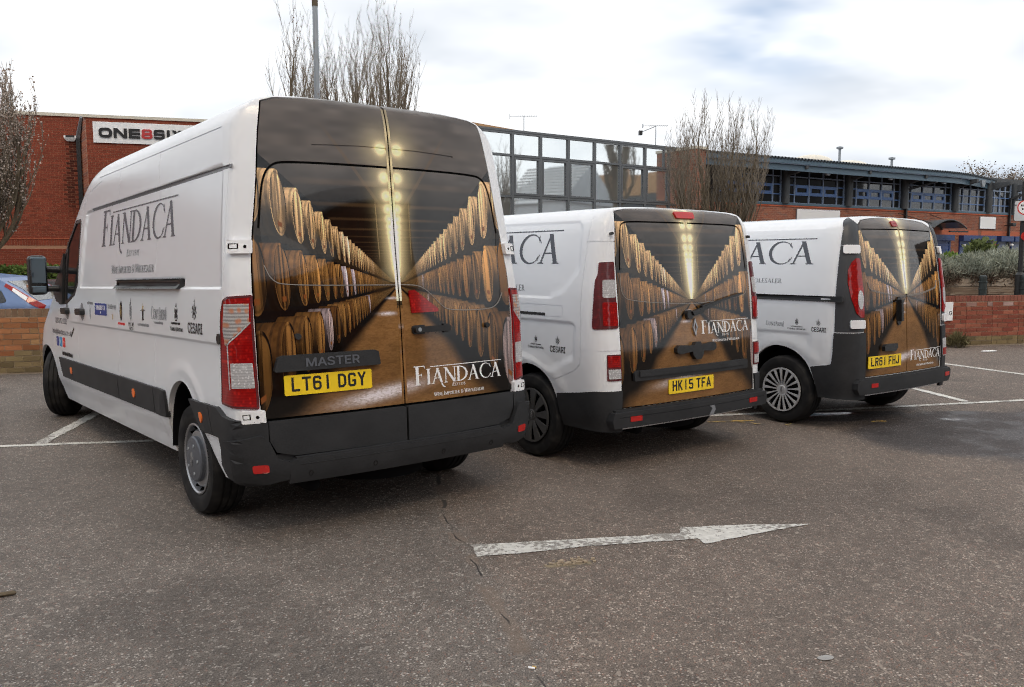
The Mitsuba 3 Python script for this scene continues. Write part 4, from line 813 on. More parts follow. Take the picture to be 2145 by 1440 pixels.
hd = slab(v.rear, sg.Polygon([(-.235, .86), (-.20, .845), (-.06, .858), (-.055, .83), (-.02, .795), (.04, .795), (.065, .83), (.07, .858), (.19, .85), (.225, .868), (.225, .905), (.19, .92), (.05, .905), (.03, .93), (-.02, .93), (-.04, .905), (-.20, .915), (-.235, .895)]).buffer(-.01).buffer(.01), 0, .036, .03)
hk = part(gk, 'door_handle', hd, 'mat_black', tf=X)
part(gk, 'grip_bar', slab(v.rear, sg.Polygon([(-.66, .675), (-.665, .735), (-.64, .750), (.64, .750), (.665, .735), (.66, .675)]).buffer(-.008).buffer(.008), 0, .022, .05) + slab(v.rear, rect(-.62, .705, .62, .748), .02, .034, .06), 'mat_plastic', tf=X)
add_plate(root, v, X, -.05, .602, 'HK15 TFA', .006)
def t_side(mir):
    f = mirror if mir else (lambda m: m)
    lp = cpoly(v, [('r', .785, 1.555), ('r', .785, 1.072), ('s', .318, 1.065), ('s', .322, 1.10), ('s', .325, 1.42), ('s', .315, 1.47), ('r', .885, 1.552)], .014); a0, _, a1, _ = lp.bounds; W = a1 - a0
    lk = part(root, 'tail_lamp', f(slab(v.corner, lp, -.01, .010, .025)), 'mat_dark_red', tf=X)
    Q = lambda u0, z0, u1, z1: sg.box(a0 + W * u0, z0, a0 + W * u1, z1).buffer(-.012).buffer(.012)
    part(lk, 'clear_lens', f(slab(v.corner, Q(.42, 1.295, .90, 1.425), .009, .0135, .025)), 'mat_clear', tf=X)
    part(lk, 'red_lens', f(slab(v.corner, Q(.40, 1.09, .96, 1.262), .009, .0135, .025)), 'mat_red', tf=X)
    lo = cpoly(v, [('r', .775, .882), ('r', .775, .690), ('r', .885, .690), ('r', .885, .882)], .008); a0, _, a1, _ = lo.bounds; W = a1 - a0
    lk = part(root, 'fog_lamp', f(slab(v.corner, lo, -.01, .008, .02)), 'mat_dark_red', tf=X)
    part(lk, 'red_lens', f(slab(v.corner, sg.box(a0 + W * .10, .79, a0 + W * .9, .872), .007, .011, .02)), 'mat_red', tf=X)
    part(lk, 'clear_lens', f(slab(v.corner, sg.box(a0 + W * .10, .705, a0 + W * .9, .775), .007, .011, .02)), 'mat_clear', tf=X)
    bc = cpoly(v, [('s', .70, .552), ('s', .46, .585), ('s', .30, .610), ('r', .775, .615), ('r', .775, .31), ('s', .30, .310), ('s', .655, .310), ('s', .675, .42)])
    part(root, 'bumper_corner', f(slab(v.corner, bc, -.012, .016, .035)), 'mat_plastic', tf=X)
    part(root, 'tailgate_stop', f(slab(v.corner, sg.Point(v.c_of('r', .79, 1.76), 1.76).buffer(.011), 0, .03, .02)), 'mat_black', tf=X)
    part(root, 'sill_cladding', f(slab(v.side, sg.Polygon([(-3.68, .46), (-1.42, .46), (-1.42, .32), (-3.68, .32)]), -.01, .012, .06)), 'mat_plastic', tf=X)
for mir in (0, 1): t_side(mir)
st = slab(v.rear, sg.Polygon([(-.885, .352), (.885, .352), (.900, .40), (.885, .462), (-.885, .462), (-.900, .40)]), -.03, .060, .05) + slab(v.rear, rect(-.86, .44, .86, .478), -.03, .035, .06)
st -= slab(v.rear, rect(-.84, .425, .84, .430), .054, .08, .05)
bk = part(root, 'bumper', st, 'mat_plastic', tf=X)
part(bk, 'step_tread', slab(v.rear, rect(-.80, .4775, .80, .481), -.02, .030, .06), 'mat_black', tf=X)
part(bk, 'scuff', slab(v.rear, sg.Polygon([(.10, .352), (.135, .40), (.10, .425), (.16, .425), (.175, .39), (.15, .352)]), .0595, .0625, .03), 'mat_slate_mid', tf=X)
for s in (-1, 1): part(bk, 'reflector', slab(v.rear, rect(s * .74, .392, s * .63, .428, .004), .055, .064, .03), 'mat_bright_red', tf=X)
side_logo(root, v, X, .727, 1.54, .283); side_small(root, v, X, 2.22, 1.115, 1.325, .060, 'WINE IMPORTER & WHOLESALER', (0, 5, 14, 16))
side_crest(root, v, X, .967, .925, .055, 'arms', 'mat_ink', 1.1); side_scrawl(root, v, X, 1.03, .905, .905, .009, 'mat_ink'); side_small(root, v, X, 1.065, .875, .878, .018, 'CAMILLO MONTORI', (0, 8), 'mat_ink')
side_crest(root, v, X, .706, .925, .070, 'fleur', 'mat_ink', 1.0); side_sans(root, v, X, .797, .615, .865, .045, 'CESARI', 'mat_ink', True)

# --- the low van on the right, with dark corner pillars and two rear doors
def disp_v(y, z):
    sh = np.broadcast(y, z).shape; y, z = np.broadcast_to(y, sh), np.broadcast_to(z, sh)
    d = -.010 * sst(.90, .86, z) * sst(.55, .62, y) * sst(.35, .6, z) - .012 * sst(1.235, 1.225, z) * sst(1.185, 1.195, z) * (y > .3)
    return d + .010 * sst(.10, .0, np.abs(np.hypot(y - .875, z - .36) - .43)) * sst(.58, .66, z) - .010 * sst(1.850, 1.858, z) * sst(.3, .36, y)
ARCH_V = [[(1.29, .15), (1.28, .40), (1.22, .57), (1.10, .70), (.98, .752), (.86, .750), (.74, .715), (.64, .645), (.565, .545), (.515, .42), (.490, .30), (.485, .15)],
          [(4.40, .15), (4.39, .40), (4.30, .60), (4.13, .73), (3.97, .76), (3.80, .73), (3.65, .62), (3.57, .45), (3.55, .15)]]
root, v, body, X, FL = van(('white low roofed delivery van with dark grey corner pillars, furthest right of three', 'van', 'white delivery vans with printed rear doors'),
    'V', disp_v, (.325, .872, 3.97, .812), ARCH_V, (.47, 2.2), [.86, .87, .88, .89, .90, 1.18, 1.187, 1.195, 1.228, 1.236, 1.244, 1.845, 1.852, 1.858, 1.866], [.5, .53, .56, .6], None, None, None)
VAN3 = root
dx = lambda z: float(Pch([.49, .95, 1.25, 1.58, 1.70, 1.85, 1.91, 1.97], [.672, .690, .692, .684, .672, .645, .615, .56])(z))
outer = [(dx(z), z) for z in np.linspace(.500, 1.885, 22)] + [(.56, 1.925), (.40, 1.945), (.2, 1.957), (0, 1.960)]
opening = sg.Polygon([(-x, z) for x, z in outer] + outer[::-1])
body -= slab(v.rear, opening.buffer(.004), -.035, .06, .05)
part(root, 'door_seal', slab(v.rear, opening.buffer(.003), -.034, -.012, .06), 'mat_gap', tf=X)
body -= groove(v, v.side, [[(-1.60, .35), (-1.60, 1.84)]], .006)
part(root, 'body', body, 'mat_paint', smooth=28, tf=X)
part(root, 'door_rail', slab(v.side, rect(-2.3, 1.186, -.248, 1.236, .004), -.014, .012, .06) - slab(v.side, rect(-2.28, 1.204, -.27, 1.218), .004, .05, .06), 'mat_black', tf=X)
uvV = print_uv(0, 1.223, .90, .93)
for side in ('left', 'right'):
    s = -1 if side == 'left' else 1
    d = opening.intersection(sg.box(-2, 0, -.003, 3) if s < 0 else sg.box(.003, 0, 2, 3)).buffer(-.003)
    m = slab(v.rear, d, -.028, 0, .022)
    m -= groove(v, v.rear, [[(s * .01, 1.850), (s * .61, 1.843)]], .010, .007)
    wr = sg.Polygon([(s * .012, 1.845), (s * .605, 1.838), (s * .64, 1.60), (s * .64, 1.36)] + chaikin([(s * .618, 1.36), (s * .60, 1.30), (s * .54, 1.285), (s * .30, 1.245), (s * .012, 1.228)])).buffer(0)
    m -= slab(v.rear, wr, -.0025, .02, .03)
    dk = part(root, 'rear_door', m, 'mat_print', smooth=25, tf=X, uvf=uvV, label=f'{side} rear door printed with an aisle of stacked casks')
    part(dk, 'window', slab(v.rear, wr.buffer(-.002), -.004, -.0012, .03), 'mat_print_glass', smooth=25, tf=X, uvf=uvV)
    part(dk, 'window_seal', slab(v.rear, line([(s * .01, 1.850), (s * .605, 1.843)], .010), -.0075, -.004, .04), 'mat_gap', tf=X)
    part(dk, 'window_seal', slab(v.rear, (lambda q: line(q, .012).difference(line(q, .006)))(chaikin([(s * .01, 1.222), (s * .30, 1.240), (s * .54, 1.280), (s * .60, 1.295), (s * .618, 1.36)])), -.001, .004, .04), 'mat_seal', tf=X)
    if s < 0: D1 = dk
    else: D2 = dk
part(D1, 'door_handle', slab(v.rear, sg.Polygon([(-.185, 1.19), (-.165, 1.215), (-.135, 1.215), (-.115, 1.19), (-.115, .98), (-.135, .955), (-.165, .955), (-.185, .98)]), 0, .014, .03) + slab(v.rear, line([(-.15, 1.19), (-.15, .99)], .034), .012, .045, .03), 'mat_black', tf=X)
part(D1, 'pull_handle', slab(v.rear, sg.Polygon([(-.425, .725), (-.425, .765), (-.40, .785), (-.215, .785), (-.215, .745), (-.25, .715)]).buffer(-.008).buffer(.008), 0, .034, .03), 'mat_black', tf=X)
part(D2, 'brake_light', slab(v.rear, rect(-.11, 1.873, -.015, 1.922, .012), .0, .014, .03) - slab(v.rear, rect(-.085, 1.893, -.03, 1.902), .010, .03, .03), 'mat_red', tf=X)
add_plate(root, v, X, -.385, .628, 'LR61 FHJ', .006)
rear_logo(root, v, X, .055, .664, .605, .098, D2)
def v_side(mir):
    f = mirror if mir else (lambda m: m)
    up = cpoly(v, [('s', .355, 1.852), ('s', .345, 1.70), ('s', .335, 1.2), ('s', .330, .915), ('r', .700, .915), ('r', .702, 1.25), ('r', .694, 1.58), ('r', .682, 1.70), ('r', .655, 1.85), ('r', .640, 1.885), ('r', .62, 1.952), ('s', .42, 1.952)])
    pk = part(root, 'corner_pillar', f(slab(v.corner, up, -.012, .008, .016) - slab(v.corner, cpoly(v, [('s', .50, 1.692), ('s', .50, 1.698), ('r', .60, 1.698), ('r', .60, 1.692)]), -.002, .03, .04)), 'mat_pillar', tf=X)
    lo = cpoly(v, [('s', .333, .905), ('s', .338, .72), ('s', .350, .62), ('s', .40, .605), ('s', .56, .578), ('s', .505, .42), ('s', .485, .300), ('r', .68, .300), ('r', .68, .905)])
    bk = part(root, 'bumper_corner', f(slab(v.corner, lo, -.012, .016, .03)), 'mat_plastic', tf=X)
    part(bk, 'tow_cover', f(slab(v.corner, sg.Point(v.c_of('s', .30, .72), .70).buffer(.014), .01, .015, .02)), 'mat_gap', tf=X)
    lp = cpoly(v, [('r', .706, 1.575), ('r', .704, 1.30), ('r', .702, 1.048), ('r', .74, 1.042), ('r', .795, 1.085), ('r', .835, 1.22), ('r', .845, 1.36), ('r', .832, 1.47), ('r', .795, 1.545), ('r', .745, 1.580)], .015); a0, _, a1, _ = lp.bounds; W = a1 - a0
    lk = part(root, 'tail_lamp', f(slab(v.corner, lp, -.01, .016, .025)), 'mat_red', tf=X)
    part(lk, 'clear_lens', f(slab(v.corner, sa.scale(sg.Point(0, 0).buffer(1, 16), W * .30, .085).intersection(sg.box(-9, -9, W * .14, 9)) if 0 else sa.translate(sa.scale(sg.Point(0, 0).buffer(1, 16), W * .20, .085), a0 + W * .72, 1.205), .014, .020, .02)), 'mat_clear', tf=X)
    for z in (1.66, .985):
        c1 = v.c_of('r', .700, z); hk = part(root, 'door_hinge', f(slab(v.corner, rect(c1 - .155, z - .038, c1 - .005, z + .038, .016), 0, .030, .03)), 'mat_hinge', tf=X)
    if mir:
        fo = cpoly(v, [('r', .70, .780), ('r', .70, .605), ('r', .845, .605), ('r', .855, .780)], .012)
        fk = part(root, 'fog_lamp', f(slab(v.corner, fo, .0, .020, .025)), 'mat_clear', tf=X); a0, _, a1, _ = fo.bounds
        part(fk, 'red_lens', f(slab(v.corner, sg.box(a0 + .03, .615, a1 - .006, .685), .018, .0235, .02)), 'mat_red', tf=X)
    part(root, 'sill_cladding', f(slab(v.side, sg.Polygon([(-3.53, .46), (-1.30, .46), (-1.30, .32), (-3.53, .32)]), -.01, .012, .06)), 'mat_plastic', tf=X)
for mir in (0, 1): v_side(mir)
st = slab(v.rear, sg.Polygon([(-.80, .350), (.80, .350), (.835, .40), (.835, .455), (.80, .484), (-.80, .484), (-.835, .455), (-.835, .40)]), -.03, .050, .05) + slab(v.rear, rect(-.80, .46, .80, .494), -.03, .030, .06)
bk = part(root, 'bumper', st, 'mat_plastic', tf=X)
for s in (-1, 1): part(bk, 'reflector', slab(v.rear, rect(s * .545, .405, s * .640, .442, .004) if s < 0 else rect(.70, .405, .795, .442, .004), .046, .055, .03), 'mat_bright_red', tf=X)
side_logo(root, v, X, .577, 1.524, .262); side_small(root, v, X, 2.0, .90, 1.345, .052, 'WINE IMPORTER & WHOLESALER', (0, 5, 14, 16))
side_small(root, v, X, 1.06, .852, .935, .045, 'CONTARINI', (0, 4, 8))
side_crest(root, v, X, .716, .958, .060, 'arms', 'mat_ink', 1.1); side_scrawl(root, v, X, .78, .65, .938, .009, 'mat_ink'); side_small(root, v, X, .815, .618, .912, .018, 'CAMILLO MONTORI', (0, 8), 'mat_ink')
side_crest(root, v, X, .487, .962, .062, 'fleur', 'mat_ink', 1.0); side_sans(root, v, X, .562, .407, .906, .040, 'CESARI', 'mat_ink', True)
# ------------------------------------------------------------------ the setting: ground and markings
def sheet(name, poly, z, mat, kind='structure', parent=None, thick=None, label=None, cat=None):
    p = poly.segmentize(.25) if poly.area < 60 else poly
    t = []
    for g in getattr(p, 'geoms', [p]):
        v, f = trimesh.creation.triangulate_polygon(g, engine='earcut'); t.append(trimesh.Trimesh(np.c_[v, np.full(len(v), z)], f, process=False))
    t = trimesh.util.concatenate(t)
    if t.face_normals[:, 2].mean() < 0: t.invert()
    k = part(parent, name, t, mat, smooth=False); labels.setdefault(k, {})
    if kind: labels[k]['kind'] = kind
    if label: labels[k].update(label=label)
    if cat: labels[k]['category'] = cat
    return k
gx = np.r_[-300, -120, -50, np.arange(-24, 24.1, 2.), 50, 120, 300]; GX, GY = np.meshgrid(gx, gx + 20)
i = np.arange(len(gx) - 1); I, J = np.meshgrid(i, i); a = (J * len(gx) + I).ravel(); n_ = len(gx)
scene['ground'] = mikit.ply((np.c_[GX.ravel(), GY.ravel(), 0 * GX.ravel()], np.vstack([np.stack([a, a + 1, a + 1 + n_], 1), np.stack([a, a + 1 + n_, a + n_], 1)])), 'mat_asphalt', smooth=True); labels['ground'] = {'kind': 'structure'}
def rough(poly, amp, seed, step=.03):
    """worn paint: the outline nibbled at random."""
    b = poly.segmentize(step); rng = np.random.default_rng(seed)
    c = np.array(b.exterior.coords)[:-1]; nz = meshkit.noise(np.c_[c * 14, np.full(len(c), seed * 3.1)], seed) + .6 * meshkit.noise(np.c_[c * 45, np.full(len(c), seed)], seed + 1)
    d = np.roll(c, -1, 0) - np.roll(c, 1, 0); nn = np.c_[d[:, 1], -d[:, 0]]; nn /= np.linalg.norm(nn, axis=1, keepdims=True) + 1e-9
    return sg.Polygon(c - nn * ((nz - .8) * amp)[:, None]).buffer(0)
def paint_line(pts, w, seed): return rough(sg.LineString(pts).buffer(w / 2, cap_style=2, join_style=2), .022, seed)
sheet('bay_line', paint_line([(-9.5, 6.10), (-4.07, 7.14), (-3.10, 7.31), (2.0, 8.43), (4.0, 8.90), (5.72, 9.33), (11., 10.55)], .085, 3), .004, 'mat_line')
sheet('bay_line', paint_line([(-4.08, 7.20), (-4.28, 8.50), (-5.0, 12.1)], .11, 4), .004, 'mat_line')
sheet('bay_line', paint_line([(-.78, 7.88), (-1.0, 9.2), (-1.75, 12.7)], .10, 5), .004, 'mat_line')
sheet('bay_line', paint_line([(1.65, 8.42), (1.4, 9.7), (.60, 13.3)], .10, 6), .004, 'mat_line')
sheet('bay_line', paint_line([(5.02, 9.24), (4.88, 10.3), (4.05, 13.9)], .10, 7), .004, 'mat_line')
sheet('bay_line', paint_line([(7.45, 9.85), (6.97, 11.44), (6.54, 12.56), (5.8, 14.5)], .10, 8), .004, 'mat_line')
arrow = sg.Polygon([(-.234, 4.548), (.504, 4.664), (.966, 4.745), (.984, 4.849), (1.38, 4.901), (1.788, 4.907), (1.451, 4.758), (1.136, 4.594), (1.07, 4.563), (1.04, 4.640), (.331, 4.505), (-.085, 4.38), (-.186, 4.359)])
sheet('painted_arrow', rough(arrow, .016, 12, .02), .004, 'mat_line')
for j, pts in enumerate(([(1.90, 8.09), (2.2, 8.16), (2.36, 8.16)], [(2.18, 8.12), (2.40, 7.96)], [(2.62, 8.10), (2.68, 7.98), (2.62, 7.94)], [(3.50, 8.10), (3.62, 8.12)])):
    sheet('yellow_mark', rough(sg.LineString(pts).buffer(.018), .02, 20 + j, .02), .004, 'mat_yellow_line')
def lump(name, label, cat, at, size, col, rot=0, seed=0):
    m = trimesh.creation.icosphere(2, 1.); v = np.array(m.vertices); v *= (1 + .25 * (meshkit.noise(v * 2.3 + seed, seed)[:, None] - .5)) * np.array(size); m.vertices = v
    m.apply_transform(trimesh.transformations.rotation_matrix(rot, [0, 0, 1])); m.apply_translation(at)
    P('mat_' + name, col, .8); k = thing(name, label, cat); scene[k] = mikit.ply(m, 'mat_' + name, smooth=True); return k
# loose bits on the ground
k = thing('cigarette_butt', 'white cigarette end lying beside the joint in the asphalt near the bottom edge', 'cigarette butt')
part(k, 'paper', tm(m3.Manifold.cylinder(.026, .0042, .0042, 10).rotate((90, 0, 70)).translate((.06, 3.13, .0048))), 'mat_sign_white'); part(k, 'filter', tm(m3.Manifold.cylinder(.016, .0043, .0043, 10).rotate((90, 0, 70)).translate((.0753, 3.135, .0049))), 'mat_gold_ink')
k = thing('stick', 'short dark broken stick lying on the asphalt at the left edge', 'stick'); pts = [(-2.62, 3.80, .010), (-2.50, 3.825, .014), (-2.42, 3.84, .009), (-2.352, 3.862, .013)]
part(k, 'wood', tube(pts, .011, 8), 'mat_bark'); part(k, 'side_shoot', tube([(-2.42, 3.84, .012), (-2.385, 3.815, .02)], .006, 8), 'mat_bark')
lump('paper_scrap', 'flattened white paper scrap on the asphalt before the right end of the brick wall', 'litter', (8.10, 14.30, .012), (.16, .06, .012), (.7, .7, .69), .25)
lump('plastic_scrap', 'faded pale scrap pressed on the asphalt at lower right', 'litter', (1.236, 3.206, .004), (.035, .020, .003), (.30, .29, .28), .3, 5)
rng = np.random.default_rng(5); B = []
for j in range(70):
    u, w = rng.normal(0, .06), rng.normal(0, .022); x, y, s = .315 + u, 4.285 + .28 * u + w, rng.uniform(.003, .009); B.append([x - s, y - s, 0, x + s, y + s, s * .9])
k = part(None, 'broken_asphalt', boxes(B), 'mat_mortar', smooth=False); labels[k] = {'label': 'crumbs of broken asphalt in the small pothole below the arrow', 'kind': 'stuff', 'category': 'rubble'}

# ------------------------------------------------------------------ bricks
TONES = {}
def tone_set(name, base, spread, n=14, seed=1):
    r = np.random.default_rng(seed); out = []
    for _ in range(n):
        a = r.uniform(0, 1); c = np.array(base[0]) * (1 - a) + np.array(base[1]) * a; out.append(np.clip(c * r.uniform(1 - spread, 1 + spread), .01, .9))
    TONES[name] = out
tone_set('orange', ((.30, .105, .045), (.34, .20, .095)), .22, 16, 2); tone_set('red', ((.225, .060, .040), (.29, .105, .065)), .18, 14, 3); tone_set('bld', ((.255, .058, .032), (.225, .052, .030)), .12, 12, 4)
tone_set('moss', ((.16, .115, .06), (.20, .15, .075)), .2, 8, 5); tone_set('cope', ((.17, .105, .065), (.22, .14, .09)), .2, 8, 6); tone_set('cope_red', ((.20, .062, .045), (.25, .10, .07)), .16, 8, 7); tone_set('pale', ((.36, .26, .24), (.30, .17, .14)), .15, 6, 8)
UNIT = {}
def unit_brick(tone, i):
    if (tone, i) not in UNIT:
        m = tm(box(0, 0, 0, 1, 1, 1)); col = np.tile(TONES[tone][i], (len(m.vertices), 1)) * np.random.default_rng(i).uniform(.85, 1.15, (len(m.vertices), 1))
        UNIT[tone, i] = mikit.ply(m, 'mat_vcol', smooth=False, color=col)
    return UNIT[tone, i]
def lay(parent, O, ang, rows, single, stain=None):
    """rows: [(s0, s1, z0, z1, proud, tone, i)]; those that single(s, z) picks are parts of their own, the others one part."""
    c, s = math.cos(ang), math.sin(ang); e, n = np.array([c, s, 0]), np.array([s, -c, 0]); V, F, C, cnt = [], [], [], 0
    cube = tm(box(0, 0, 0, 1, 1, 1)); cv, cf = np.array(cube.vertices), np.array(cube.faces)
    for s0, s1, z0, z1, pr, tone, i in rows:
        M = np.eye(4); M[:3, 0], M[:3, 1], M[:3, 2] = e * (s1 - s0), -n * .06, np.array([0, 0, z1 - z0]); M[:3, 3] = np.array([O[0], O[1], 0]) + e * s0 + n * pr + [0, 0, z0]
        if cnt < 300 and single((s0 + s1) / 2, (z0 + z1) / 2):
            cnt += 1; scene[key(parent + '__brick')] = {**unit_brick(tone, i), 'to_world': T(M.tolist())}
        else:
            F.append(cf + len(V) * 8); V.append(cv @ M[:3, :3].T + M[:3, 3]); C.append(np.tile(TONES[tone][i] * (stain((s0 + s1) / 2, (z0 + z1) / 2) if stain else 1.), (8, 1)))
    if V:
        k = part(parent, 'brickwork', trimesh.Trimesh(np.vstack(V), np.vstack(F), process=False), 'mat_vcol', color=np.vstack(C)); stuff(k)
def courses(s0, s1, z0, n, h, tone, rng, joint=.010, bond='stretch', proud=.004):
    out = []
    for r in range(n):
        z = z0 + r * h; x = s0 - (.1125 if r % 2 else 0.) - rng.uniform(0, .02)
        q = 0
        while x < s1:
            L = .225 if bond == 'stretch' or (q % 3 != 2) else .1125
            a, b = max(x + joint / 2, s0), min(x + L - joint / 2, s1); q += 1; x += L
            if b - a > .03:
                t = tone(.5 * (a + b), z) if callable(tone) else tone
                out.append((a, b, z + joint / 2, z + h - joint / 2, rng.uniform(0, proud), t, int(rng.integers(0, len(TONES[t])))))
    return out
def soldiers(s0, s1, z0, z1, tone, rng, w=.075, joint=.010, proud=.006):
    return [(x + joint / 2, x + w - joint / 2, z0 + joint / 2, z1 - joint / 2, rng.uniform(.0, proud), tone, int(rng.integers(0, len(TONES[tone])))) for x in np.arange(s0, s1, w)]
def wallbox(parent, name, O, ang, s0, s1, z0, z1, d, mat, off=0.):
    """a solid wall panel: its face lies off behind the line O + s e, its back d behind that."""
    c, s = math.cos(ang), math.sin(ang); M = frame([O[0], O[1], 0], [c, s, 0], [-s, c, 0], [0, 0, 1.])
    return part(parent, name, box(s0, off, z0, s1, off + d, z1), mat, smooth=False, tf=M)
rng = np.random.default_rng(11)
WANG = math.atan2(3.83, 16.56); WO = (-7.13, 11.69)
wl = thing('brick_wall', 'low weathered brick wall with a brick on edge coping running behind the vans', 'wall')
wallbox(wl, 'mortar', WO, WANG, -9, 22, -.1, .895, .20, 'mat_mortar', .006)
def ltone(s, z):
    if s < 9: return 'moss' if z < .22 + .1 * math.sin(s * 3) else 'orange'
    return 'moss' if z < .10 else 'pale' if z > .66 and rng.uniform() < .35 else 'red'
lay(wl, WO, WANG, courses(-1.6, 22, .02, 10, .0775, ltone, rng, bond='flemish', proud=.007) + soldiers(-1.6, 9, .80, .915, 'cope', rng, .078) + soldiers(9, 22, .80, .915, 'cope_red', rng, .078),
    lambda s, z: (-.3 < s < 1.3) or (15.35 < s < 17.8))
lay(wl, (WO[0], WO[1]), WANG, courses(-9, -1.6, .02, 10, .0775, ltone, rng, bond='flemish', proud=.007) + soldiers(-9, -1.6, .80, .915, 'cope', rng, .078), lambda s, z: False)
cW, sW = math.cos(WANG), math.sin(WANG); WF = frame([WO[0], WO[1], 0], [cW, sW, 0], [-sW, cW, 0], [0, 0, 1.])
sk = thing('wall_sign', 'white board sign fixed on the brick wall behind the rightmost van', 'sign')
M = WF @ frame([15.35, -.012, .47], [1, 0, 0], [0, 0, 1.], [0, -1, 0])
part(sk, 'board', ext(rect(-.85, 0, .065, .335), .012), 'mat_sign_white', tf=M); part(sk, 'lettering', tm(sans('G', .07, 1., True)), 'mat_ink', smooth=False, tf=M @ frame([-.02, .10, .0125], [1, 0, 0], [0, 1, 0], [0, 0, 1.]))

# ------------------------------------------------------------------ leaves, shrubs and trees
def cards(P0, size, cols, rng, up=.0, aspect=.5):
    """small leaf faces: one mesh, vertex coloured."""
    n = len(P0); d = rng.normal(size=(n, 3)); d[:, 2] += up; d /= np.linalg.norm(d, axis=1, keepdims=True)
    a = np.cross(d, rng.normal(size=(n, 3))); a /= np.linalg.norm(a, axis=1, keepdims=True); s = (size * rng.uniform(.6, 1.3, n))[:, None]
    v = np.stack([P0 - d * 0, P0 + d * s * .5 + a * s * aspect, P0 + d * s, P0 + d * s * .5 - a * s * aspect], 1).reshape(-1, 3)
    b = (np.arange(n) * 4)[:, None]; return trimesh.Trimesh(v, np.vstack([b + [0, 1, 2], b + [0, 2, 3]]), process=False), np.repeat(cols, 4, 0)
def shrub(name, label, cat, at, size, n, c0, c1, base=None, blade=.16, up=1.2, seed=0, group=None, aspect=.07):
    rng = np.random.default_rng(seed); k = thing(name, label, cat, group); u = rng.normal(size=(n, 3)); u /= np.linalg.norm(u, axis=1, keepdims=True); u[:, 2] = np.abs(u[:, 2])
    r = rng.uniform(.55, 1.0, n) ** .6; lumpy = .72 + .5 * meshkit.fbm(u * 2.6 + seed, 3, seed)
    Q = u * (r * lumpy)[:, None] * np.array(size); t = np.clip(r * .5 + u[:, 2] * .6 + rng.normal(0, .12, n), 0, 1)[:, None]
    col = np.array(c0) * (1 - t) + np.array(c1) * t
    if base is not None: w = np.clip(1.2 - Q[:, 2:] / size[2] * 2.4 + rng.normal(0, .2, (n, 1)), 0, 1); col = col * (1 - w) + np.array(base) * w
    m, c = cards(Q + np.array(at), blade, col * rng.uniform(.75, 1.25, (n, 1)), rng, up, aspect); part(k, 'foliage', m, 'mat_leaf', color=c)
    st = u[:60] * [.6, .6, .75] * np.array(size); part(k, 'stems', segs_mesh(np.tile(at, (60, 1)) + st * [.12, .12, 0], np.array(at) + st, np.full(60, .012), np.full(60, .005), 3), 'mat_twig', smooth=False)
    return k
class Tree:
    def __init__(s, seed): s.r = np.random.default_rng(seed); s.A = []; s.tips = []
    def limb(s, p, d, L, r, n, bend, jit, taper=.35, level=0):
        """a limb of n pieces from p along d that bends towards bend; returns its nodes [(point, direction, radius)]."""
        out = []; p = np.array(p, float); d = np.array(d, float) / np.linalg.norm(d)
        for i in range(n):
            d = d + np.array(bend) / n + s.r.normal(0, jit, 3); d /= np.linalg.norm(d); q = p + d * L / n
            r0, r1 = r * (1 - (1 - taper) * i / n), r * (1 - (1 - taper) * (i + 1) / n); s.A.append((p, q, r0, r1, level)); p = q; out.append((p, d.copy(), r1))
        return out
    def parts(s, key_, sides=(7, 5, 3), mats=('mat_bark', 'mat_bark', 'mat_twig')):
        names = ('trunk', 'branches', 'twigs')
        for lv in range(3):
            q = [a for a in s.A if a[4] == lv]
            if q: part(key_, names[lv], segs_mesh([a[0] for a in q], [a[1] for a in q], [a[2] for a in q], [a[3] for a in q], sides[lv]), mats[lv], smooth=False)
def upright_tree(label, at, H, spread, n_main, n_shoot, seed, fork=1.9, group=None, buds=0, bud_cols=None, leader=1., twig=.0075, skew=(0, 0)):
    k = thing('bare_tree', label, 'tree', group); t = Tree(seed); R = t.r
    tr = t.limb(at, (0, 0, 1), fork, .20 * H / 9, 4, (0, 0, 0), .03, .8); top = tr[-1][0]
    for i in range(n_main):
        an = 2 * math.pi * (i + R.uniform(-.3, .3)) / n_main; out = R.uniform(.25, 1.0) * spread
        d = (math.cos(an) * out, math.sin(an) * out, .8); L = (H - fork) * R.uniform(.55, .78)
        base = tr[-1 - (i % 2)][0]
        nd = t.limb(base, d, L, .085 * H / 9, 9, (-.65 * math.cos(an) * out + skew[0], -.65 * math.sin(an) * out + skew[1], 1.1), .05, .22, 1)
        for j, (p, dd, r) in enumerate(nd):
            if j < 1: continue
            for _ in range(n_shoot):
                a2 = R.uniform(0, 6.28); hgt = (p[2] - at[2]) / H
                o = np.array([math.cos(a2), math.sin(a2), 0]) * R.uniform(.3, .75); LL = R.uniform(.12, .34) * (H - fork) * (1.25 - .75 * hgt) * leader
                sh = t.limb(p, dd * .35 + o + [0, 0, .45], LL, max(r * .42, twig * 1.3), 6, (-.55 * o[0], -.55 * o[1], 1.05), .06, .30, 1 if r > .03 else 2)
                for (pp, d3, r3) in sh[1:]:
                    for _k in range(2):
                        a3 = R.uniform(0, 6.28); o3 = np.array([math.cos(a3), math.sin(a3), .6]); t.limb(pp, d3 * .9 + o3 * .6, R.uniform(.18, .55) * LL * .55, twig, 3, (0, 0, .5), .08, .4, 2)
    t.parts(k)
    if buds:
        q = [a for a in t.A if a[4] == 2]; idx = R.integers(0, len(q), buds); f = R.uniform(0, 1, buds)[:, None]
        Q = np.array([q[i][0] for i in idx]) * (1 - f) + np.array([q[i][1] for i in idx]) * f
        c = np.array(bud_cols[0]) + (np.array(bud_cols[1]) - bud_cols[0]) * R.uniform(0, 1, (buds, 1)); m, c = cards(Q, bud_cols[2], c, R, .2, .42); part(k, 'buds', m, 'mat_leaf', color=c)
    return k
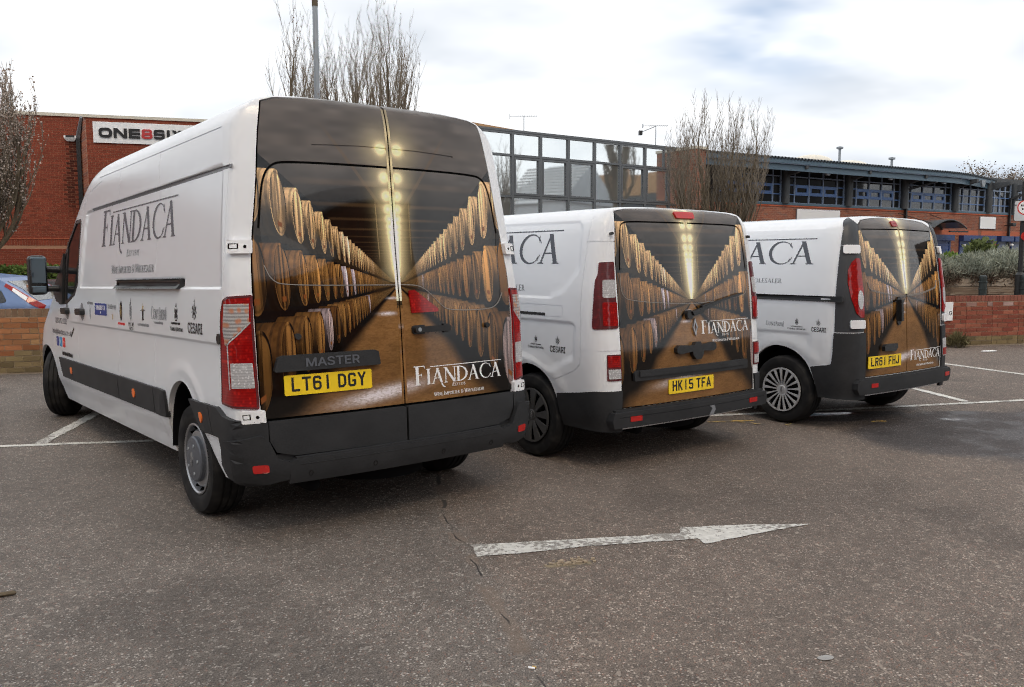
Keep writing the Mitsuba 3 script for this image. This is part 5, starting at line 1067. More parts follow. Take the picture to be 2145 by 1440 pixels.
upright_tree('tall bare upright tree behind the nearest van and its lamp post', (-4.60, 24.2, 0), 9.3, 1.30, 20, 4, 21, 1.6, buds=5000, bud_cols=((.24, .16, .12), (.36, .26, .19), .035), twig=.0055)
upright_tree('bare upright tree in front of the brick pier between the two buildings', (5.95, 24.6, 0), 6.5, 1.15, 15, 4, 33, 1.3, twig=.0055, leader=1.15)
upright_tree('budding pale tree at the left edge before the red brick building', (-13.55, 21.6, 0), 7.6, 1.35, 13, 5, 47, 1.6, buds=26000, bud_cols=((.42, .33, .27), (.62, .54, .49), .050), twig=.0075)
def round_tree(label, at, H, seed, leaves, lc, group=None):
    k = thing('bare_tree', label, 'tree', group); t = Tree(seed); R = t.r
    def grow(p, d, L, r, lv):
        nd = t.limb(p, d, L, r, 4, (0, 0, .18), .10, .62, 0 if lv == 0 else 1 if lv < 4 else 2)
        if lv >= 6: t.tips.append(nd[-1][0]); return
        for _ in range(3 if lv < 5 else 2):
            o = R.normal(size=3); o[2] *= .6; grow(nd[-1 if _ else -2][0], nd[-1][1] * .9 + o * .52, L * R.uniform(.66, .86), max(r * .66, .028), lv + 1)
    grow(np.array(at, float), (0, 0, 1.), H * .25, .028 * H, 0); t.parts(k)
    Q = np.array(t.tips)[R.integers(0, len(t.tips), leaves)] + R.normal(0, .3, (leaves, 3)); c = np.array(lc[0]) + (np.array(lc[1]) - lc[0]) * R.uniform(0, 1, (leaves, 1)); m, c = cards(Q, lc[2], c, R, 0, .45); part(k, 'leaves', m, 'mat_leaf', color=c)
round_tree('round crowned tree with sparse brown leaves beyond the right end of the roof', (34.4, 60, 0), 9.9, 5, 9000, ((.17, .135, .105), (.25, .20, .155), .11))
round_tree('small distant tree just showing above the roof edge left of the round crowned tree', (27.6, 62, 0), 7.6, 8, 700, ((.16, .13, .10), (.20, .17, .13), .11))
# ------------------------------------------------------------------ planter, bollards, posts
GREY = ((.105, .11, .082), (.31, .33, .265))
pk = thing('timber_planter', 'raised bed edged with two courses of old timber sleepers behind the brick wall', 'planter')
SA = math.radians(15); SO = (6.2, 17.05); cS, sS = math.cos(SA), math.sin(SA); SF = frame([SO[0], SO[1], 0], [cS, sS, 0], [-sS, cS, 0], [0, 0, 1.])
rng = np.random.default_rng(3)
for r in range(6):
    z = .985 - .178 * r; x = -1.0 - rng.uniform(0, .9)
    while x < 9:
        L = rng.uniform(1.0, 1.9); m = rbox(x + .008, rng.uniform(0, .02), z, x + L - .008, .2, z + .170, .012); part(pk, 'sleeper', m, 'mat_timber', tf=SF); x += L
part(pk, 'soil', box(-1, .16, 0, 9, 5.0, 1.08), 'mat_soil', tf=SF)
for j, (px, py) in enumerate(((9.30, 16.75), (10.24, 16.95))):
    b = thing('bollard', ('dark bollard standing before the timber sleepers, the one in clear view beside the rightmost van', 'dark bollard before the timber sleepers at the right edge below the road sign')[j], 'bollard', 'bollards before the planter')
    part(b, 'post', lathe([(.075, -.0), (.072, 1.12), (.062, 1.14)]), 'mat_bollard', tf=frame([px, py, 0], [1, 0, 0], [0, 1, 0], [0, 0, 1.]))
    part(b, 'collar', lathe([(.072, 1.10), (.084, 1.105), (.084, 1.13), (.072, 1.135)]), 'mat_bollard', tf=frame([px, py, 0], [1, 0, 0], [0, 1, 0], [0, 0, 1.]))
    part(b, 'cap', lathe([(.066, 1.135), (.070, 1.20), (.064, 1.232), (.04, 1.246), (0, 1.250)]), 'mat_bollard', tf=frame([px, py, 0], [1, 0, 0], [0, 1, 0], [0, 0, 1.]))
    part(b, 'collar', lathe([(.072, .96), (.080, .965), (.080, .985), (.072, .99)]), 'mat_bollard', tf=frame([px, py, 0], [1, 0, 0], [0, 1, 0], [0, 0, 1.]))
lav = [((8.9, 18.2), (.75, .6, .62)), ((9.9, 18.5), (.72, .6, .56)), ((10.85, 18.75), (.75, .6, .66)), ((11.8, 19.0), (.75, .6, .64)), ((9.5, 19.4), (.75, .6, .66)), ((10.55, 19.7), (.7, .6, .60)), ((11.5, 20.0), (.8, .6, .80)), ((12.6, 19.6), (.8, .7, .75)), ((7.9, 18.0), (.8, .6, .6))]
lavtxt = ('grey green woody shrub above the sleepers right beside the rightmost van', 'low grey shrub with brown base above the left of the bollard', 'grey shrub with brown stems above the right of the bollard', 'grey shrub above the sleepers nearest the right edge', 'pale grey shrub in the back row near the blue door shutter', 'pale grey shrub in the back row between two green shrubs', 'tall pale grey shrub in the back row near the right shutters', 'grey shrub at the right edge behind the road sign post', 'grey shrub mostly hidden behind the rightmost van')
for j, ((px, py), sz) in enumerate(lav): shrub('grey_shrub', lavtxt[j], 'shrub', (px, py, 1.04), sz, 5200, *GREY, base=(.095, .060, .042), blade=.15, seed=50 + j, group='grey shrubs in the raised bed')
shrub('green_shrub', 'bright green low plant among the grey shrubs', 'shrub', (9.75, 18.95, 1.2), (.38, .35, .42), 1800, (.05, .09, .02), (.15, .23, .05), blade=.14, seed=80, aspect=.22)
shrub('green_shrub', 'taller olive green bush in front of the shutters', 'shrub', (11.35, 20.6, 1.1), (.55, .5, .92), 2600, (.045, .065, .02), (.13, .16, .06), blade=.13, seed=81, aspect=.25)
shrub('green_shrub', 'yellow green bush at the far right in front of the last shutter', 'shrub', (12.9, 21.0, 1.1), (.45, .5, .80), 2000, (.06, .08, .02), (.18, .20, .06), blade=.13, seed=82, aspect=.25)
# small weeds at the wall foot
shrub('weed', 'tuft of dry weeds at the foot of the brick wall beside the rightmost van', 'weed', (7.93, 14.98, 0), (.17, .10, .19), 360, (.07, .06, .03), (.16, .14, .07), blade=.16, up=1.6, seed=90, aspect=.05)
lk = thing('lamp_post', 'grey metal lamp post rising behind the nearest van', 'lamp post'); LP = frame([-4.93, 22, 0], [1, 0, 0], [0, 1, 0], [0, 0, 1.])
part(lk, 'post', lathe([(.11, 0), (.11, 1.3), (.072, 1.4), (.068, 7.95), (.066, 7.95)]), 'mat_galv', tf=LP); part(lk, 'lamp_arm', lathe([(.075, 7.92), (.075, 8.3), (.04, 9.2), (0, 9.2)]), 'mat_bark', tf=LP); part(lk, 'lantern', rbox(-.15, -.7, 9.15, .15, .1, 9.3, .05), 'mat_galv', tf=LP)
rk = thing('road_sign', 'grey rectangular sign with a red ring on a dark post at the right edge', 'sign'); RF = frame([10.20, 17.02, 0], [.966, -.26, 0], [.26, .966, 0], [0, 0, 1.])
part(rk, 'post', lathe([(.045, 0), (.045, 3.1)]), 'mat_pipe', tf=RF @ frame([0, .06, 0], [1, 0, 0], [0, 1, 0], [0, 0, 1.])); part(rk, 'post_base', lathe([(.085, 0), (.085, 1.25), (.05, 1.3)]), 'mat_pipe', tf=RF @ frame([0, .06, 0], [1, 0, 0], [0, 1, 0], [0, 0, 1.]))
SP = RF @ frame([0, .0, 2.52], [1, 0, 0], [0, 0, 1.], [0, -1, 0])
bp = part(rk, 'sign_plate', ext(rect(-.185, -.20, .24, .20, .03), .012), 'mat_sign_grey', tf=SP); part(rk, 'plate_border', ext(rect(-.19, -.205, .245, .205, .03).difference(rect(-.18, -.195, .235, .195, .03)), .014), 'mat_column', tf=SP)
rg = ell(.015, .065, .150, .150); part(rk, 'red_ring', ext(rg.difference(ell(.015, .065, .128, .128)), .014), 'mat_red_ink', tf=SP); part(rk, 'sign_face', ext(ell(.015, .065, .128, .128), .0135), 'mat_sign_white', tf=SP)
part(rk, 'symbol', ext(so.unary_union([rect(-.07, .085, -.04, .125), rect(-.03, .085, .0, .125), rect(.012, .085, .05, .11), rect(-.05, .02, -.02, .05), rect(-.01, .02, .03, .05), rect(.04, .02, .06, .05)]), .0145), 'mat_ink', tf=SP)
part(rk, 'fixing', ext(ell(-.16, .11, .013, .013), .018), 'mat_pipe', tf=SP); part(rk, 'red_disc', lathe([(.09, 0), (.09, .012), (0, .012)]), 'mat_bright_red', tf=RF @ frame([.05, .0, 2.02], [1, 0, 0], [0, 0, 1.], [0, -1, 0]))

# ------------------------------------------------------------------ the red brick building on the left
lb = thing('red_brick_building', 'large red brick building with flat coping and a white sign, behind the nearest van', 'building')
LA = math.radians(17); LO, BO = (-14.05, 27.5), (-13.31, 26.6); rng = np.random.default_rng(17)
def wf(O, a): c, s = math.cos(a), math.sin(a); return frame([O[0], O[1], 0], [c, s, 0], [-s, c, 0], [0, 0, 1.])
LF, BF = wf(LO, LA), wf(BO, LA)
wallbox(lb, 'wall', LO, LA, -42, .34, 0, 6.14, 14, 'mat_mortar_red', .008); wallbox(lb, 'bay', BO, LA, .18, 10.5, 0, 5.98, 14, 'mat_mortar_red', .008)
part(lb, 'coping', box(-42, -.05, 6.14, .36, .4, 6.24), 'mat_coping', tf=LF); part(lb, 'coping', box(.10, -.05, 5.98, 10.55, .4, 6.07), 'mat_coping', tf=BF)
sp = np.array([LF @ [.30, .0, 0, 1], BF @ [.19, .0, 0, 1]])[:, :2]
part(lb, 'splay', tm(ext(sg.Polygon([sp[0], sp[1], sp[1] + [.6, 2], sp[0] + [.3, 2]]), 6.05)), 'mat_farbrick', smooth=False)
rows = courses(-3.2, .3, 0.0, 26, .0755, 'bld', rng, proud=.003) + soldiers(-3.2, .3, 2.065, 2.275, 'bld', rng, .0755) + courses(-3.2, .3, 2.30, 51, .0753, 'bld', rng, proud=.003)
def soot(s, z):
    return 1 - .80 * float(sst(.24, .04, abs(s - .0 + .06 * math.sin(z * 2.1))) * sst(2.7, 3.6, z) * sst(5.5, 5.2, z)) * rng.uniform(.75, 1)
lay(lb, LO, LA, rows, lambda s, z: -2.15 < s < -.45 and 2.2 < z < 4.35, soot)
lay(lb, BO, LA, courses(.19, 6.0, .0, 79, .0757, 'bld', rng, proud=.003), lambda s, z: False)
lay(lb, LO, LA, courses(-16, -3.2, .0, 81, .0757, 'bld', rng, proud=.003), lambda s, z: False)
part(lb, 'string_course', box(-16, -.02, 2.277, 0, .02, 2.30), 'mat_lintel', tf=LF)
dp = part(lb, 'downpipe', box(.17, -.13, 0, .29, -.03, 5.5), 'mat_pipe', tf=LF); part(dp, 'swan_neck', tm(m3.Manifold.batch_hull([box(.17, -.13, 5.45, .29, -.03, 5.52), box(.40, -.60, 6.02, .46, -.50, 6.08)])), 'mat_galv', tf=LF)
wk = part(lb, 'wall_light', tm(m3.Manifold.batch_hull([box(-.16, -.16, 5.44, .18, -.005, 5.47), box(-.10, -.12, 5.36, .12, -.005, 5.39)])), 'mat_sign_grey', tf=LF); part(wk, 'hood', box(-.11, -.15, 5.47, .13, -.01, 5.54), 'mat_pipe', tf=LF); part(wk, 'bracket', box(-.17, -.15, 5.47, -.12, -.01, 5.53), 'mat_sign_white', tf=LF); part(wk, 'bracket', box(.14, -.15, 5.47, .19, -.01, 5.53), 'mat_sign_white', tf=LF)
def stain_fn(p, n, uv):
    u = (p.x + 14.05) * .956 + (p.y - 27.5) * .292 + .05
    return .85 * smoothstep(.26, .05, dr.abs(u + .10 * (noise(p.z * 1.4, 3.) - .5))) * smoothstep(2.9, 4.4, p.z) * smoothstep(.15, .55, fbm(u * 14, p.z * 1.6, 0.) + .12)
scene['mat_vcol']['bsdf'] = {'type': 'principled', 'roughness': .85, 'specular': .25, 'base_color': {'type': 'mesh_attribute', 'name': 'vertex_color'}}
sg_ = part(lb, 'sign_board', ext(rect(.39, 5.22, 4.25, 5.86), .05), 'mat_sign_white', tf=BF @ frame([0, 0, 0], [1, 0, 0], [0, 0, 1.], [0, -1, 0]))
def ext_letter(ch, w=.38, h=.29, t=.085):
    R_ = lambda x0, y0, x1, y1, r=.08: sg.box(x0, y0, x1, y1).buffer(-r).buffer(r, 6)
    if ch == 'O': return R_(0, 0, w, h, .12).difference(R_(t, t * .85, w - t, h - t * .85, .05))
    if ch == 'N': return so.unary_union([sg.box(0, 0, t, h), sg.box(w - t, 0, w, h), sg.Polygon([(0, h), (t * 1.3, h), (w, 0), (w - t * 1.3, 0)])])
    if ch == 'E': return so.unary_union([sg.box(0, 0, t, h)] + [sg.box(0, y, w * .84, y + h * .24) for y in (0, h * .38, h * .76)])
    if ch == '8': return so.unary_union([R_(0, 0, w * .86, h * .58, .08).difference(R_(t, t * .7, w * .86 - t, h * .58 - t * .7, .02)), R_(.015, h * .44, w * .86 - .015, h, .07).difference(R_(t, h * .44 + t * .7, w * .86 - t, h - t * .65, .02))])
    if ch == 'S': return so.unary_union([R_(0, h * .40, w * .84, h, .07).difference(R_(t, h * .62, w * .86 - t, h * .78, .01)), R_(0, 0, w * .84, h * .62, .07).difference(R_(t, h * .22, w * .86 - t, h * .40, .01))]).difference(sg.box(w * .86 - t - .01, h * .64, w, h * .76)).difference(sg.box(-.1, h * .24, t + .01, h * .38))
    if ch == 'I': return sg.box(0, 0, t, h)
    return so.unary_union([sg.Polygon([(0, 0), (t * 1.3, 0), (w * .84, h), (w * .84 - t * 1.3, h)]), sg.Polygon([(0, h), (t * 1.3, h), (w * .84, 0), (w * .84 - t * 1.3, 0)])])
for ch, x in zip('ONE8SIX', (.55, .975, 1.41, 1.77, 2.13, 2.515, 2.66)):
    part(sg_, 'letter', ext(sa.translate(ext_letter(ch), x, 5.385), .045), 'mat_bright_red' if ch == '8' else 'mat_ink', tf=BF @ frame([0, -.052, 0], [1, 0, 0], [0, 0, 1.], [0, -1, 0]))
# hedge and the two cars beyond the wall
hk = thing('hedge', 'clipped green hedge between the parked cars and the red brick building', 'hedge'); rng = np.random.default_rng(44); n = 42000
hp = np.stack([rng.uniform(-12, 6, n), rng.uniform(0, 1.1, n) ** 1.7, rng.uniform(.1, 1, n) ** .55 * 1.45], 1); hp[:, 2] += .10 * meshkit.fbm(hp * [1.3, 1, 0], 3, 4) - .05; hp[:, 1] += .12 * meshkit.fbm(hp * 1.7, 3, 6)
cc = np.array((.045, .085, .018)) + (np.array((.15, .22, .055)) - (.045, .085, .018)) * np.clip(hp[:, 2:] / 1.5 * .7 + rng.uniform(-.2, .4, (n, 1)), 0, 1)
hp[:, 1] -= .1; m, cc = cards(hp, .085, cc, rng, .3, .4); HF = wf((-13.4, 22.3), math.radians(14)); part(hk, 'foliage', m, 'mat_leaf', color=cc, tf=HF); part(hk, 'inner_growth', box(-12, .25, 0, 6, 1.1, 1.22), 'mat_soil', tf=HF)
def hatchback(label, pos, ang, mat, s=1., full=True):
    """faces -x; built round the profile (x, z), tail at x = 0."""
    k = thing('parked_car', label, 'car', 'cars parked behind the brick wall'); prof = [(-.02, .38), (.0, .62), (-.03, .86), (-.10, .95), (-.42, 1.22), (-.72, 1.40), (-1.2, 1.455), (-1.9, 1.44), (-2.4, 1.33), (-3.05, .98), (-3.9, .84), (-4.12, .68), (-4.15, .32), (-3.7, .20), (-.4, .20)]
    pg = sg.Polygon(prof).buffer(-.06).buffer(.06, 6)
    wid = lambda x, z: (.855 - .20 * sst(.90, 1.45, z) - .02 * sst(.5, .2, z)) * (1 - .10 * sst(-.45, .02, x) ** 2 - .14 * sst(-3.3, -4.15, x) ** 2)
    m = ext(pg, 2.).refine_to_length(.07).warp_batch(lambda v: np.stack([v[:, 0], -(v[:, 2] - 1) * wid(v[:, 0], v[:, 1]), v[:, 1]], 1))
    side = lambda a, b: (np.stack([a, -wid(a, b), b], 1), np.tile([0, -1., .0], (len(a), 1)))
    F_ = wf(pos, ang) @ np.diag([1., 1., s, 1.])
    for wx in (-.78, -3.38):
        cy = m3.Manifold.cylinder(2.4, .34, .34, 40, True).rotate((90, 0, 0)).translate((wx, 0, .31)); m -= cy - box(-9, -.58, -1, 9, .58, 3)
    m -= slab(side, sg.Polygon([(-.52, 1.02), (-.62, 1.20), (-.95, 1.34), (-1.2, 1.35), (-1.2, 1.0), (-.7, .98)]).buffer(-.04).buffer(.04), -.012, .05, .06); m -= slab(side, sg.Polygon([(-1.27, 1.0), (-1.27, 1.36), (-2.15, 1.33), (-2.75, 1.02)]).buffer(-.03).buffer(.03), -.012, .05, .06)
    part(k, 'body', m, mat, smooth=35, tf=F_)
    part(k, 'side_window', slab(side, sg.Polygon([(-.53, 1.03), (-.63, 1.19), (-.95, 1.33), (-1.19, 1.34), (-1.19, 1.01), (-.7, .99)]).buffer(-.03).buffer(.03), -.011, -.004, .06), 'mat_glass', tf=F_); part(k, 'side_window', slab(side, sg.Polygon([(-1.28, 1.01), (-1.28, 1.35), (-2.14, 1.32), (-2.73, 1.03)]).buffer(-.02).buffer(.02), -.011, -.004, .06), 'mat_glass', tf=F_)
    sd2 = lambda a, b: (np.stack([b, -a * wid(b, np.interp(b, [-.42, -.10], [1.22, .95])) / .8, np.interp(b, [-.9, -.72, -.42, -.10, -.0], [1.46, 1.40, 1.22, .95, .9])], 1), np.tile([.65, 0, .76], (len(a), 1)))
    part(k, 'rear_window', slab(sd2, sg.box(-.58, -.62, .58, -.20), -.02, .006, .08), 'mat_glass' if s > .9 else 'mat_black', tf=F_)
    for sg2 in (1, -1):
        f = (lambda q: q) if sg2 > 0 else (lambda q: q.mirror((0, 1, 0)))
        lk_ = part(k, 'tail_lamp', f(slab(side, sg.Polygon([(-.045, .90), (-.02, .97), (-.44, 1.235), (-.58, 1.315), (-.60, 1.27), (-.40, 1.14), (-.18, .97)]), -.02, .012, .05)), 'mat_red', tf=F_); part(lk_, 'clear_lens', f(slab(side, sg.Polygon([(-.27, 1.045), (-.25, 1.10), (-.47, 1.245), (-.48, 1.20)]), .0, .016, .05)), 'mat_sign_white', tf=F_)
        for wx in (-.78, -3.38):
            wk_ = part(k, 'wheel', m3.Manifold.cylinder(.19, .31, .31, 32, True).rotate((90, 0, 0)).translate((wx, -sg2 * .74, .31)), 'mat_rubber', tf=F_); part(wk_, 'wheel_trim', m3.Manifold.cylinder(.02, .20, .20, 24, True).rotate((90, 0, 0)).translate((wx, -sg2 * .84, .31)), 'mat_alloy', tf=F_)
    part(k, 'bumper', slab(side, sg.Polygon([(-.02, .40), (.0, .60), (-.42, .60), (-.42, .40)]), -.02, .012, .06), mat, tf=F_)
    return k
hatchback('blue hatchback with a red and white tail lamp parked behind the brick wall', (-7.06, 13.40), math.radians(9), 'mat_blue_car', .945)
hatchback('black hatchback parked beyond the blue one, only its dark roof and rear glass showing', (-7.55, 16.3), math.radians(11), 'mat_black_car', .84)

# ------------------------------------------------------------------ the glazed building in the middle
cb = thing('glass_fronted_building', 'two storey building faced with a grid of mirror glass panes between the vans', 'building')
CF = wf((0, 27.5), math.radians(35.7)); xs = [-4.7, -3.52, -2.34, -1.16, .03, 1.17, 2.34, 3.51, 4.69, 5.91, 7.14, 8.12]; zs = [.1, 1.25, 2.3, 3.60, 4.90, 5.60]
part(cb, 'inner_wall', box(-4.7, .35, 0, 8.4, 8, 5.50), 'mat_column', tf=CF)
for i in range(len(xs) - 1):
    for j in range(len(zs) - 1):
        x0, x1, z0, z1 = xs[i], xs[i + 1], zs[j], zs[j + 1]; b = .045
        op = j == 3 and i in (4, 5, 6, 8, 9)
        if op:
            part(cb, 'opening_frame', ext(rect(x0 + .05, z0 + .05, x1 - .05, z1 - .05).difference(rect(x0 + .115, z0 + .115, x1 - .115, z1 - .115)), .05), 'mat_mullion', tf=CF @ frame([0, .01, 0], [1, 0, 0], [0, 0, 1.], [0, -1, 0])); b = .11
        rx = rng.normal(0, .0022, 2); t = tm(box(x0 + b, 0, z0 + b, x1 - b, .012, z1 - b)); M = np.eye(4); M[1, 0], M[1, 2] = rx; M[1, 3] = -rx[0] * (x0 + x1) / 2 - rx[1] * (z0 + z1) / 2 + .02
        part(cb, 'pane', t, 'mat_solar', smooth=False, tf=CF @ M)
for x in xs: part(cb, 'mullion', box(x - .045, -.035, 0, x + .045, .06, 5.60), 'mat_mullion', smooth=False, tf=CF)
part(cb, 'mullion', box(6.87 - .03, -.03, 4.90, 6.87 + .03, .05, 5.60), 'mat_mullion', smooth=False, tf=CF)
for z in zs: part(cb, 'transom', box(-4.72, -.032, z - .035, 8.12, .055, z + .035), 'mat_mullion', smooth=False, tf=CF)
part(cb, 'parapet', box(-4.7, -.05, 5.635, 8.15, .3, 5.70), 'mat_mullion', smooth=False, tf=CF); part(cb, 'parapet_upstand', tm(m3.Manifold.batch_hull([box(-4.7, .1, 5.68, -4.6, .3, 6.0), box(.7, .1, 5.68, .72, .3, 5.705)])), 'mat_tan', tf=CF)
pr = part(cb, 'brick_pier', box(7.50, -.95, 0, 8.06, .02, 5.56), 'mat_farbrick', smooth=False, tf=CF); part(pr, 'pier_cap', box(7.46, -.99, 5.56, 8.10, .06, 5.66), 'mat_coping', tf=CF)
for j, (px, py, zb, zt, lab) in enumerate(((.42, 29.2, 5.5, 6.42, 'thin television aerial on a mast above the left end of the mirror glass roofline'), (5.28, 31.6, 5.5, 6.46, 'television aerial with two cross arms on a mast just left of the brick pier'))):
    ak = thing('aerial', lab, 'aerial', 'aerials on the glazed building'); F_ = frame([px, py, 0], [1, 0, 0], [0, 1, 0], [0, 0, 1.])
    part(ak, 'mast', box(-.013, -.013, zb, .013, .013, zt), 'mat_galv', tf=F_); part(ak, 'boom', box(-.48, -.007, zt - .025, .44, .007, zt - .011), 'mat_galv', tf=F_)
    part(ak, 'elements', boxes([[x - .003, -.26, zt - .021, x + .003, .26, zt - .014] for x in np.linspace(-.2, .42, 9)] + [[-.485, -.10, zt - .09, -.47, .10, zt + .05]]), 'mat_galv', smooth=False, tf=F_)
    if j: part(ak, 'second_boom', tm(m3.Manifold.batch_hull([box(-.02, -.01, zt - .05, 0, .01, zt - .03), box(-.56, -.01, zt - .26, -.54, .01, zt - .24)])), 'mat_galv', tf=F_); part(ak, 'reflector', box(-.62, -.12, zt - .34, -.50, .12, zt - .20), 'mat_pipe', tf=F_)

# ------------------------------------------------------------------ the brick building on the right
rb = thing('brick_workshop_building', 'long brick building with a band of blue framed windows under a curved blue grey eave', 'building')
RA = math.radians(31); RO = (6.41, 32.43); F_ = wf(RO, RA)
part(rb, 'wall', box(.9, 0, 0, 30, 9, 3.76), 'mat_farbrick', smooth=False, tf=F_); part(rb, 'string_course', box(.9, -.035, 3.745, 30, .02, 3.805), 'mat_red_band', smooth=False, tf=F_); part(rb, 'sill', box(.9, -.06, 3.806, 30, .25, 3.90), 'mat_fascia', smooth=False, tf=F_)
part(rb, 'back_wall', box(.9, 3.2, 3.76, 30, 9, 5.45), 'mat_soffit', smooth=False, tf=F_)
for x0, x1 in ((13.0, 19.6), (19.9, 22.9)): part(rb, 'lintel_band', box(x0, -.012, 2.73, x1 + (0 if x1 < 20 else 6), .0, 2.97), 'mat_lintel', smooth=False, tf=F_)
cols = [1.66, 5.62, 9.58, 13.49, 17.45, 20.30, 22.6, 25.5]
for x in cols: ck = part(rb, 'column', lathe([(.165, 3.86), (.165, 5.4)], 20), 'mat_column', tf=F_ @ frame([x, -.08, 0], [1, 0, 0], [0, 1, 0], [0, 0, 1.]))
for i in range(len(cols) - 1):
    x0, x1 = cols[i] + .17, cols[i + 1] - .17; W = x1 - x0
    if W < .4: continue
    ux = [x0, x0 + W * .135, x0 + W * .38, x0 + W * .625, x0 + W * .87, x1] if W > 3 else list(np.linspace(x0, x1, 5)); uz = [3.90, 4.25, 4.64, 4.98, 5.32]
    for a_ in range(len(ux) - 1):
        for b_ in range(4):
            wide = W > 3 and a_ in (1, 2, 3) and b_ == 1
            part(rb, 'pane', box(ux[a_] + .01, .075, uz[b_] + .01, ux[a_ + 1] - .01, .085, uz[b_ + 1] - .01), 'mat_window', smooth=False, tf=F_)
            if wide: part(rb, 'opening_light', ext(rect(ux[a_] + .03, uz[b_] + .02, ux[a_ + 1] - .03, uz[b_ + 1] - .02).difference(rect(ux[a_] + .135, uz[b_] + .105, ux[a_ + 1] - .135, uz[b_ + 1] - .105)), .06), 'mat_frame_blue', tf=F_ @ frame([0, .075, 0], [1, 0, 0], [0, 0, 1.], [0, -1, 0]))
    for x in ux: part(rb, 'glazing_bar', box(x - .022, .02, 3.9, x + .022, .08, 5.32), 'mat_mullion_pale', smooth=False, tf=F_)
    for z in uz: part(rb, 'glazing_bar', box(x0, .024, z - .022, x1, .078, z + .022), 'mat_mullion_pale' if z > 4.7 or z < 4 else 'mat_frame_blue', smooth=False, tf=F_)
part(rb, 'head_beam', box(.9, .0, 5.32, 30, .3, 5.62), 'mat_soffit', smooth=False, tf=F_)
# the eave: straight to s = 16.2 and then bending back
E0 = np.array([7.03, 31.4]); e1, e2 = np.array([math.cos(RA), math.sin(RA)]), np.array([math.cos(math.radians(46)), math.sin(math.radians(46))])
line_e = [E0 - e1 * .2, E0 + e1 * 8, E0 + e1 * 15.2]; d_ = e1
for q in range(4): d_ = e1 * (1 - (q + 1) / 4) + e2 * (q + 1) / 4; d_ /= np.linalg.norm(d_); line_e.append(line_e[-1] + d_ * .8)
line_e.append(line_e[-1] + e2 * 14); LE = sg.LineString(line_e)
def along(d0, d1, z0, z1, mat, name, parent=rb):
    """a strip between offsets d0 and d1 behind the eave line."""
    a_ = LE.parallel_offset(d0, 'left', join_style=2) if abs(d0) > 1e-6 else LE; b_ = LE.parallel_offset(d1, 'left', join_style=2)
    A_, B_ = np.array(a_.coords), np.array(b_.coords)
    return part(parent, name, tm(ext(sg.Polygon(np.vstack([A_, B_[::-1]])).buffer(0), z1 - z0)).apply_translation([0, 0, z0]), mat, smooth=False)
along(.0, .10, 5.32, 5.47, 'mat_fascia', 'fascia'); along(.13, .20, 5.06, 5.30, 'mat_fascia', 'lower_fascia'); along(.02, .20, 5.30, 5.315, 'mat_mullion_pale', 'fascia_trim'); along(.21, 3.0, 5.315, 5.36, 'mat_soffit', 'soffit')
part(rb, 'roof_deck', tm(ext(sg.Polygon(np.vstack([np.array(LE.parallel_offset(.11, 'left', join_style=2).coords), np.array(LE.parallel_offset(6, 'left', join_style=2).coords)[::-1]])).buffer(0), .03)).apply_translation([0, 0, 5.47]), 'mat_roof', smooth=False)
Bx, tot = [], LE.length; st = np.arange(.05, tot, .19)
for s in st:
    p, q = np.array(LE.interpolate(s).coords[0]), np.array(LE.interpolate(min(s + .05, tot)).coords[0]); d_ = (q - p) / (np.linalg.norm(q - p) + 1e-9); nb = np.array([-d_[1], d_[0]]); Bx.append((p - nb * .06, p + nb * 2.6))
k = part(rb, 'roof_corrugation', segs_mesh([[*a_, 5.505] for a_, b_ in Bx], [[*b_, 5.60] for a_, b_ in Bx], np.full(len(Bx), .055), np.full(len(Bx), .055), 6), 'mat_roof', smooth=False); stuff(k)
for x in cols[1:]: part(rb, 'bracket', tm(m3.Manifold.batch_hull([box(x - .07, -1.15, 5.18, x + .07, -1.1, 5.32), box(x - .07, -.1, 5.02, x + .07, 0, 5.32), box(x - .07, -.45, 5.0, x + .07, -.3, 5.3)])), 'mat_soffit', tf=F_)
for x in (7.1, 11.2, 15.1, 18.2): part(rb, 'beam_end', tm(m3.Manifold.batch_hull([box(x - .16, -1.0, 5.2, x + .16, -.9, 5.31), box(x - .08, -1.0, 5.0, x + .08, -.9, 5.05)])), 'mat_galv', tf=F_)
for x, top in ((13.62, 4.75), (22.2, 4.62)):
    dk = part(rb, 'downpipe', box(x - .05, -.15, 0, x + .05, -.05, top), 'mat_pipe', smooth=False, tf=F_); part(dk, 'swan_neck', tm(m3.Manifold.batch_hull([box(x - .05, -.15, top - .05, x + .05, -.05, top + .02), box(x + .75, -1.05, 5.02, x + .83, -.97, 5.10)])), 'mat_pipe', tf=F_)
    part(dk, 'outlet', box(x + .75, -1.06, 5.05, x + .84, -.97, 5.38), 'mat_galv', smooth=False, tf=F_)
def panel(name, label, x0, z0, x1, z1):
    k = thing(name, label, 'sign'); part(k, 'panel', ext(rect(x0, z0, x1, z1), .05), 'mat_sign_white', tf=F_ @ frame([0, -.01, 0], [1, 0, 0], [0, 0, 1.], [0, -1, 0])); part(k, 'edge_trim', ext(rect(x0 - .015, z0 - .015, x1 + .015, z1 + .015).difference(rect(x0, z0, x1, z1)), .055), 'mat_galv', tf=F_ @ frame([0, -.01, 0], [1, 0, 0], [0, 0, 1.], [0, -1, 0]))
panel('blank_sign', 'large blank white sign on the brick wall above the roof of the rightmost van', 6.36, 2.85, 9.07, 3.66); panel('blank_sign', 'small square blank white sign on the brick wall right of the canopy', 19.68, 3.08, 21.04, 3.66)
ck = thing('entrance_canopy', 'arched glazed canopy on thin rods above the blue shutters', 'canopy'); NA = 15
arc = [(14.0 + 2.56 * t, 2.86 + .50 * math.sin(math.pi * (t * .86 + .07)) ** .9) for t in np.linspace(0, 1, NA)]
